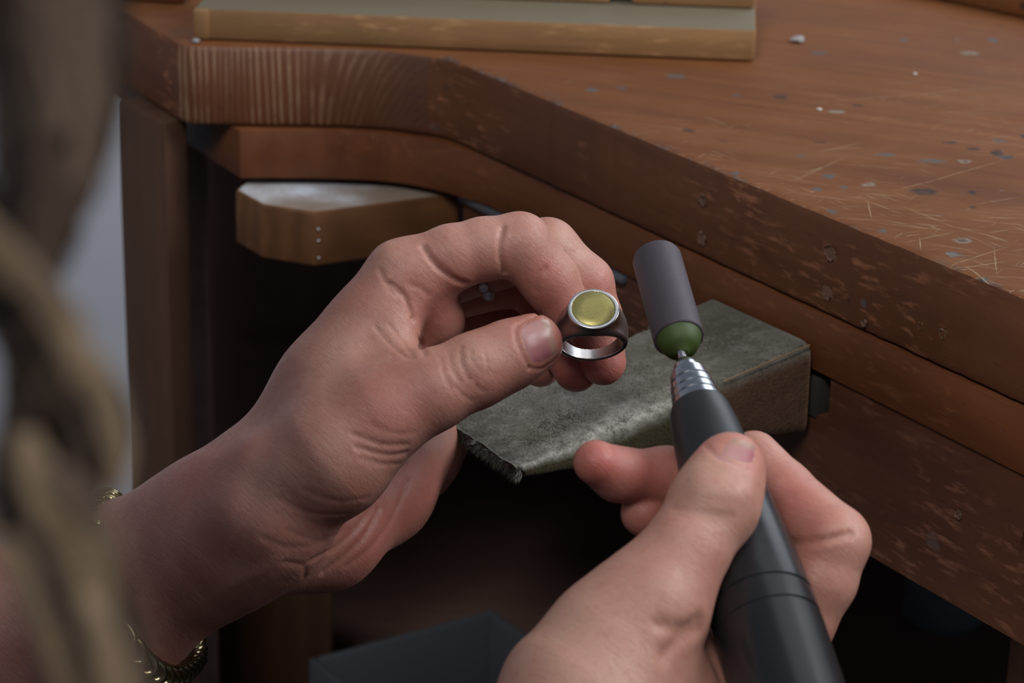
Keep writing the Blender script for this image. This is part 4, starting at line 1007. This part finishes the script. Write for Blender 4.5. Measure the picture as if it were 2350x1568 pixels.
tv, tq, _g = sdf_mesh([Cone(SHL, SHR, 52, 52), Cone(CH, HIP, 105, 118), Cone(NK * .7 + CH * .3, CH, 60, 100), Cone(NK, NK * .8 + CH * .2, 62, 66)], [], np.minimum.reduce([SHL, SHR, HIP, NK]) - 150, np.maximum.reduce([SHL, SHR, HIP, NK]) + 150, 6.0, kpalm=45)
mesh_obj('sweater', C2W(tv), tq[:, ::-1].tolist(), NAVY, person, sharp=None)
HB_ = plain('brown_hair', (0.10, 0.070, 0.050), 0.55, bump=0.6, bscale=700)
cv, cq, _g = sdf_mesh([Cone((0, 40, -30), (0, 44, 8), 82, 68), Cone((0, -10, -45), (0, -120, -62), 74, 58), Cone((68, 30, -10), (76, -70, -20), 22, 24), Cone((-68, 30, -10), (-76, -70, -20), 22, 24)], [], (-125, -205, -150), (125, 140, 115), 4.0, kpalm=14)
mesh_obj('hair_cap', C2W(h2c(cv)), (cq if hflip else cq[:, ::-1]).tolist(), HB_, person, sharp=None)

# ------------------------------------------------------------------ signet ring
SILVER = plain('polished_silver', (0.68, 0.68, 0.685), 0.28, 1.0)
SATIN = plain('satin_silver', (0.72, 0.72, 0.71), 0.30, 1.0)
def goldm():
    t = NT('brushed_yellow_gold'); n = t.noise(t.map((2600, 2600, 2600)), 1.0, 4); s1 = t.noise(t.map((300, 4000, 300), (0.4, 0.3, 0.8)), 1.0, 2)
    t.bsdf(Base_Color=t.mix(t.ramp(n, [(0.35, 0), (0.6, 1)]), (0.40, 0.345, 0.12), (0.48, 0.43, 0.165)), Roughness=0.42, Metallic=0.75)
    t.bump(s1, 0.15, 0.0002); return t.m
GOLD = goldm()
RC = J(1358, 771, 703.5)
tilt = 0.04
rb_ = np.array([0.01, 0.60, -0.80]); rb_ /= np.linalg.norm(rb_)
rc_ = np.array([1.0, tilt, 0.0]); rc_ -= rb_ * (rc_ @ rb_); rc_ /= np.linalg.norm(rc_); ra_ = np.cross(rb_, rc_)
if ra_[1] < 0: ra_ = -ra_
vox = 0.16; lo = np.array([-8.2, -11.2, -11.4]); n_ = (np.array([16.4, 25, 22.8]) / vox).astype(int)
gx = [lo[i] + np.arange(n_[i]) * vox for i in range(3)]; ga, gb_, gc = np.meshgrid(*gx, indexing='ij')
rr_ = np.sqrt(gb_ ** 2 + gc ** 2); ct = gb_ / np.maximum(rr_, 1e-3); sT = ((1 + ct) / 2) ** 1.3
hw = 1.75 + 3.9 * sT; ro = 9.75 + 0.35 * sT
q1 = rr_ - ro + 0.55; q2 = np.abs(ga) - hw + 0.55
band = np.sqrt(np.maximum(q1, 0) ** 2 + np.maximum(q2, 0) ** 2) + np.minimum(np.maximum(q1, q2), 0) - 0.55
H = 12.5; hh = np.clip(H - gb_, 0, 9); rcx = 7.15 + hh * 0.20; rax_ = 7.0 - hh * 0.16
el = (np.sqrt((ga / rax_) ** 2 + (gc / rcx) ** 2) - 1) * np.minimum(rax_, rcx)
q1 = el + 0.45; q2 = gb_ - H + 0.45
bez = np.sqrt(np.maximum(q1, 0) ** 2 + np.maximum(q2, 0) ** 2) + np.minimum(np.maximum(q1, q2), 0) - 0.45
bez = np.maximum(bez, 3.0 - gb_)
rs = smin(band, bez, 2.2); rs = np.maximum(rs, 8.5 - rr_)
rs = np.maximum(rs, -np.maximum(np.sqrt(ga ** 2 + gc ** 2) - 5.95, H - 0.35 - gb_))
sv, sq, _ = nets(rs.astype(np.float32), lo.astype(np.float32), vox, 2)
def ringW(p): p = np.asarray(p, float); return C2W(RC + p[:, [0]] * ra_ + p[:, [1]] * rb_ + p[:, [2]] * rc_)
flip = np.linalg.det(np.array([ra_, rb_, rc_])) * np.linalg.det(np.array([RIGHT, UP, FWD])) < 0
if flip: sq = sq[:, ::-1]
rorg = CW(*RC)
sr = thing('signet_ring', rorg, 'polished silver signet ring with a round brushed gold face, held between thumb and finger', 'ring')
mesh_obj('ring_band', ringW(sv), sq.tolist(), SILVER, sr, sharp=50)
def disc(rad, h0, h1, rnd, n=64):
    prof = [(h0, 0.0), (h0, rad), (h1 - rnd, rad), (h1, rad - rnd), (h1 + 0.04, rad * 0.5), (h1 + 0.05, 0.01)]; V = []; Fc = []
    for h, r in prof:
        for k in range(n):
            q = 2 * math.pi * k / n; V.append((r * math.cos(q), h, r * math.sin(q)))
    for i in range(len(prof) - 1):
        for k in range(n):
            l = (k + 1) % n; Fc.append((i * n + k, i * n + l, (i + 1) * n + l, (i + 1) * n + k))
    return V, Fc
V, Fc = disc(5.85, H - 0.34, H - 0.02, 0.12)
g_ = mesh_obj('gold_inlay', ringW(V), [f[::-1] for f in Fc], GOLD, sr, sharp=50); g_['label'] = 'round brushed yellow gold face'

# ------------------------------------------------------------------ stone-set ring worn on the middle finger
m0, m1 = J(1110, 600, 723), J(935, 655, 725)
gax = (m0 - m1); gax /= np.linalg.norm(gax); gc0 = m0 * 0.93 + m1 * 0.07
gs = thing('stone_ring', CW(*gc0), 'narrow ring set with pale stones, worn on the finger inside the curled hand', 'ring')
gu = np.cross(gax, [0, 0, 1.0]); gu /= np.linalg.norm(gu); gv = np.cross(gax, gu)
V, Fc = tube([CW(*(gc0 + (gu * math.cos(q) + gv * math.sin(q)) * 9.5)) for q in np.linspace(0, 2 * math.pi, 41)[:-1]], 0.0009, 8, closed=True)
mesh_obj('ring_band', V, Fc, SATIN, gs)
STONE = plain('pale_blue_stone', (0.45, 0.52, 0.60), 0.12)
for k in range(16):
    q = 2 * math.pi * k / 16; d_ = gu * math.cos(q) + gv * math.sin(q); c_ = gc0 + d_ * 10.4; b_ = bmesh.new()
    bmesh.ops.create_uvsphere(b_, u_segments=8, v_segments=6, radius=1.0)
    M = np.array([gax, np.cross(d_, gax), d_]); W_ = np.array([RIGHT, UP, FWD])
    for v in b_.verts:
        l = np.array([v.co.x * 1.5, v.co.y * 1.75, v.co.z * 1.1]); v.co = CW(*(c_ + l @ M))
    bm_obj('stone', b_, STONE, gs, sharp=20)

# ------------------------------------------------------------------ curb bracelet
BRASS = plain('old_gold_chain', (0.34, 0.29, 0.16), 0.20, 1.0)
bc = J(338, 1352, 718); bctl = [(246, 1150, 712), (214, 1212, 692), (204, 1290, 680), (226, 1372, 676), (272, 1452, 677), (326, 1524, 684), (384, 1558, 700), (434, 1536, 724), (452, 1495, 744), (415, 1415, 760), (350, 1300, 763), (282, 1200, 752), (256, 1152, 732)]
bl = np.array(catmull([J(*q) for q in bctl], 60, True))
fine_ = np.concatenate([bl, bl[:1]]); NF = len(bl); seg_ = np.linalg.norm(np.diff(fine_, axis=0), axis=1); cum = np.concatenate([[0], np.cumsum(seg_)])
NL = int(cum[-1] / 5.8); NL += NL % 2
br = thing('chain_bracelet', CW(*bc), 'chunky gold-coloured curb chain bracelet hanging on the left forearm, beside the hair', 'bracelet')
for k in range(NL):
    d0 = cum[-1] * k / NL; i = np.searchsorted(cum, d0, 'right') - 1; i = min(i, NF - 2)
    p = fine_[i] + (fine_[i + 1] - fine_[i]) * ((d0 - cum[i]) / seg_[i]); tg = fine_[(i + 2) % NF] - fine_[i - 1]; tg /= np.linalg.norm(tg)
    nr = p - bc; nr -= tg * (nr @ tg); nr /= np.linalg.norm(nr); bn = np.cross(tg, nr)
    an = math.radians(38); n2_ = nr * math.cos(an) + bn * math.sin(an); b2_ = np.cross(tg, n2_)
    tq = tg * math.cos(0.30) + n2_ * math.sin(0.30)
    pts = [CW(*(p + tq * 4.5 * math.cos(q) + b2_ * 2.7 * math.sin(q))) for q in np.linspace(0, 2 * math.pi, 17)[:-1]]
    V, Fc = tube(pts, 0.00172, 8, closed=True); mesh_obj('link', V, Fc, BRASS, br, sharp=None)

# ------------------------------------------------------------------ rotary handpiece
def blackp():
    t = NT('black_handle_plastic'); n = t.noise(t.map((40, 40, 40)), 1.0, 4)
    t.bsdf(Base_Color=(0.010, 0.011, 0.013, 1), Roughness=t.ramp(n, [(0.3, 0.24), (0.7, 0.34)]), Specular_IOR_Level=0.42); return t.m
BLACKP = blackp(); RUB = plain('black_grip', (0.014, 0.015, 0.017), 0.42)
STEEL = plain('brushed_steel', (0.55, 0.56, 0.58), 0.22, 1.0)
PURP = plain('violet_grey_silicone', (0.050, 0.039, 0.050), 0.6, bump=0.15, bscale=900)
GREENM = plain('green_hub', (0.036, 0.062, 0.008), 0.6)
hA = Vector(C2W([TA])[0]); hB = Vector(C2W([TB_])[0]); hd = (hB - hA).normalized()
hp = thing('rotary_handpiece', hA, 'black rotary polishing handpiece with a steel nose, held in the right hand', 'handpiece')
mm = lambda L: [(t * 0.001, r * 0.001) for t, r in L]
def hl(name, prof, mat, n=64, sharp=28):
    V, Fc = lathe(hA, hd, mm(prof), n); return mesh_obj(name, V, Fc, mat, hp, sharp=sharp)
hl('collet', [(-1.5, 1.3), (-1.2, 2.2), (0, 3.0), (1.5, 3.5), (3.2, 3.8), (3.3, 3.4)], STEEL)
nose = [(3.0, 3.6), (3.3, 4.7), (6.2, 5.2), (6.6, 4.9), (7.0, 4.9), (7.3, 5.6), (9.4, 5.9), (9.8, 5.6), (10.1, 6.0), (12.0, 6.3), (12.4, 6.0), (12.7, 6.4), (15.2, 6.9), (15.5, 6.5)]
hl('nose_cone', nose, STEEL)
hl('grip', [(15.0, 6.2), (15.2, 7.3), (17, 7.9), (24, 8.9), (34, 9.6), (37, 9.8), (37.4, 9.5)], RUB)
hl('handle', [(37.0, 9.4), (37.4, 9.85), (48, 10.8), (60, 11.8), (72, 12.6), (79, 12.95), (79.3, 12.6), (79.9, 12.6), (80.2, 13.05), (86, 13.15), (86.3, 12.8), (86.9, 12.8), (87.2, 13.2), (110, 13.4), (140, 13.4), (150, 12.6), (152, 9)], BLACKP)
V, Fc = tube(catmull([hA + hd * 0.150, hA + hd * 0.175, hA + hd * 0.21 + Vector((0.03, 0, -0.03)), hA + hd * 0.24 + Vector((0.09, 0.05, -0.12))], 8), 0.003, 10)
mesh_obj('cable', V, Fc, RUB, hp)
hl('mandrel', [(-8, 1.17), (-1.0, 1.17)], STEEL, 24)
dA = CW(*J(1566, 806, 663.5)); dB = CW(*J(1506, 590, 690)); dd_ = (dB - dA).normalized(); DLn = (dB - dA).length * 1000
bit = [(0.0, 2.2), (0.3, 4.2), (1.2, 5.4), (3.2, 6.6)]
V, Fc = lathe(dA, dd_, mm([(-0.8, 1.4), (0.0, 2.4), (0.4, 3.4), (1.2, 4.6), (3.0, 5.5), (5.2, 6.3), (5.4, 5.8)]), 48); mesh_obj('bit_hub', V, Fc, GREENM, hp)['label'] = 'green hub under the cylinder'
V, Fc = lathe(dA, dd_, mm([(4.6, 5.6), (4.7, 6.5), (5.0, 6.75), (DLn - 1.2, 6.75), (DLn - 0.3, 6.4), (DLn, 5.6), (DLn, 0.05)]), 56); mesh_obj('polishing_cylinder', V, Fc, PURP, hp)['label'] = 'violet grey polishing cylinder'

# ------------------------------------------------------------------ hair falling in front, very near the camera
HAIR = NT('wavy_hair'); HAIR.bsdf(Base_Color=HAIR.attr('hue')['Color'], Roughness=0.5, Specular_IOR_Level=0.25); HAIR = HAIR.m
def lock(nodes, ns, tone, twist=2.0, name='hair_lock'):
    """nodes (px, py, depth mm, half width px); one lock = one mesh of thin strands"""
    if nodes[0][1] < -100: nodes = [(-760, -1500, nodes[0][2], 120), (-160, -620, nodes[0][2], nodes[0][3])] + nodes
    if -200 < nodes[0][0] < -50 and nodes[0][1] > 0: nodes = [(-900, -1500, nodes[0][2], 90), (-640, -420, nodes[0][2], 80), (-330, 120, nodes[0][2], 60)] + nodes
    C_ = np.array(catmull([(*J(a, b, d), 1.5 * w_ * d / F_PX) for a, b, d, w_ in nodes], 7)); m = len(C_); V = []; Fc = []; H_ = []
    for s in range(ns):
        r = math.sqrt(random.random()); ph = random.uniform(0, 2 * math.pi); ph2 = random.uniform(0, 6.3); fr = random.uniform(1.5, 3.5)
        t_ = random.random(); c0_, c1_ = tone
        shade = random.gauss(0, 0.16); k = min(1, max(0, t_ + shade)); hue = np.array(c0_) * (1 - k) + np.array(c1_) * k
        hw_ = random.uniform(0.07, 0.15); b0 = len(V)
        for i in range(m):
            q = ph + twist * i / m * math.pi; x, y, z, w_ = C_[i]
            wob = 0.34 * math.sin(fr * 6.28 * i / m + ph2)
            p = np.array([x + (r * math.cos(q) + wob) * w_, y + wob * 0.2 * w_, z + r * math.sin(q) * w_ * 0.8])
            V += [p + [-hw_, 0, 0.0], p + [0, 0, -hw_], p + [hw_, 0, 0]]; H_ += [(*hue, 1)] * 3
            if i:
                a = b0 + (i - 1) * 3; Fc += [(a, a + 1, a + 4, a + 3), (a + 1, a + 2, a + 5, a + 4), (a + 2, a, a + 3, a + 5)]
    o = mesh_obj(name, C2W(V), Fc, HAIR, person, sharp=None); o['kind'] = 'stuff'
    at = o.data.color_attributes.new('hue', 'FLOAT_COLOR', 'POINT'); at.data.foreach_set('color', np.array(H_, np.float32).ravel()); return o
DK, DM, MD, LT, GD = (0.022, 0.0145, 0.0105), (0.066, 0.043, 0.031), (0.120, 0.081, 0.058), (0.19, 0.134, 0.094), (0.31, 0.225, 0.135)
D0 = 222
for tone, n_s, dz, nodes in (
    ((DK, MD), 330, 22, [(-60, 520, 60), (30, 680, 60), (90, 800, 52), (90, 920, 46), (80, 1040, 54), (100, 1160, 66), (140, 1280, 70), (190, 1400, 66), (230, 1520, 60), (260, 1680, 52)]),
    ((DK, DM), 260, 24, [(110, -150, 110), (110, 0, 106), (120, 160, 86), (130, 300, 74), (118, 430, 66), (84, 560, 52), (30, 700, 40)]),
    ((DK, DM), 190, 14, [(20, -150, 66), (20, 0, 62), (36, 150, 50), (58, 300, 50), (66, 430, 50), (44, 560, 44), (0, 680, 38)]),
    ((DM, MD), 240, 6, [(165, -150, 74), (162, 0, 72), (174, 140, 66), (180, 260, 54), (166, 380, 44), (136, 480, 36), (96, 580, 30), (44, 690, 26)]),
    ((MD, LT), 90, 0, [(198, -150, 30), (194, 0, 28), (200, 120, 24), (206, 230, 20), (196, 330, 16), (172, 420, 12)]),
    ((MD, LT), 60, 2, [(120, -150, 22), (118, 0, 20), (124, 100, 18), (136, 200, 14), (140, 300, 10)]),
    ((DK, DM), 220, 10, [(112, -150, 46), (106, 0, 44), (108, 190, 52), (122, 330, 58), (122, 440, 52), (94, 540, 44), (64, 630, 34), (20, 720, 26)]),
    ((DM, MD), 40, 0, [(216, 280, 15), (205, 410, 14), (150, 520, 14), (108, 600, 13), (86, 690, 12), (60, 760, 8)]),
    ((MD, GD), 150, -4, [(-110, 450, 34), (-10, 566, 34), (64, 646, 32), (128, 716, 28), (170, 800, 22), (180, 880, 14)]),
    ((DK, MD), 230, 4, [(-80, 560, 40), (10, 668, 40), (86, 740, 40), (126, 830, 38), (126, 920, 36), (98, 1000, 36), (68, 1080, 38), (74, 1180, 40), (110, 1290, 38), (170, 1400, 36), (220, 1500, 32), (256, 1660, 28)]),
    ((LT, GD), 90, -6, [(150, 760, 14), (204, 830, 22), (226, 890, 20), (252, 960, 18), (276, 1050, 14), (270, 1130, 8)]),
    ((DK, DM), 190, 2, [(170, 800, 20), (218, 900, 38), (240, 980, 44), (226, 1060, 40), (190, 1130, 34), (176, 1220, 30), (214, 1320, 30), (250, 1420, 30), (276, 1540, 26), (290, 1660, 24)]),
    ((LT, GD), 150, -8, [(56, 990, 14), (84, 1080, 24), (122, 1160, 32), (170, 1236, 36), (202, 1304, 30), (226, 1390, 20), (240, 1460, 14)]),
    ((MD, LT), 90, -10, [(120, 1070, 18), (164, 1130, 26), (206, 1176, 22), (242, 1214, 16), (280, 1260, 8)]),
    ((DK, DM), 200, -2, [(60, 900, 20), (36, 1050, 28), (48, 1150, 32), (80, 1250, 36), (130, 1360, 40), (180, 1450, 40), (212, 1560, 36), (230, 1680, 34)]),
    ((LT, GD), 110, -12, [(190, 1360, 10), (232, 1446, 20), (258, 1530, 24), (280, 1660, 24)]),
    ((MD, GD), 60, -12, [(-60, 1160, 14), (6, 1230, 15), (58, 1330, 16), (110, 1440, 14), (150, 1570, 12), (170, 1680, 12)]),
    ((DM, MD), 110, -2, [(226, 1230, 18), (248, 1330, 28), (264, 1410, 30), (284, 1500, 24), (304, 1660, 22)])):
    lock([(x, y, D0 + dz, w_) for x, y, w_ in nodes], n_s, tone)
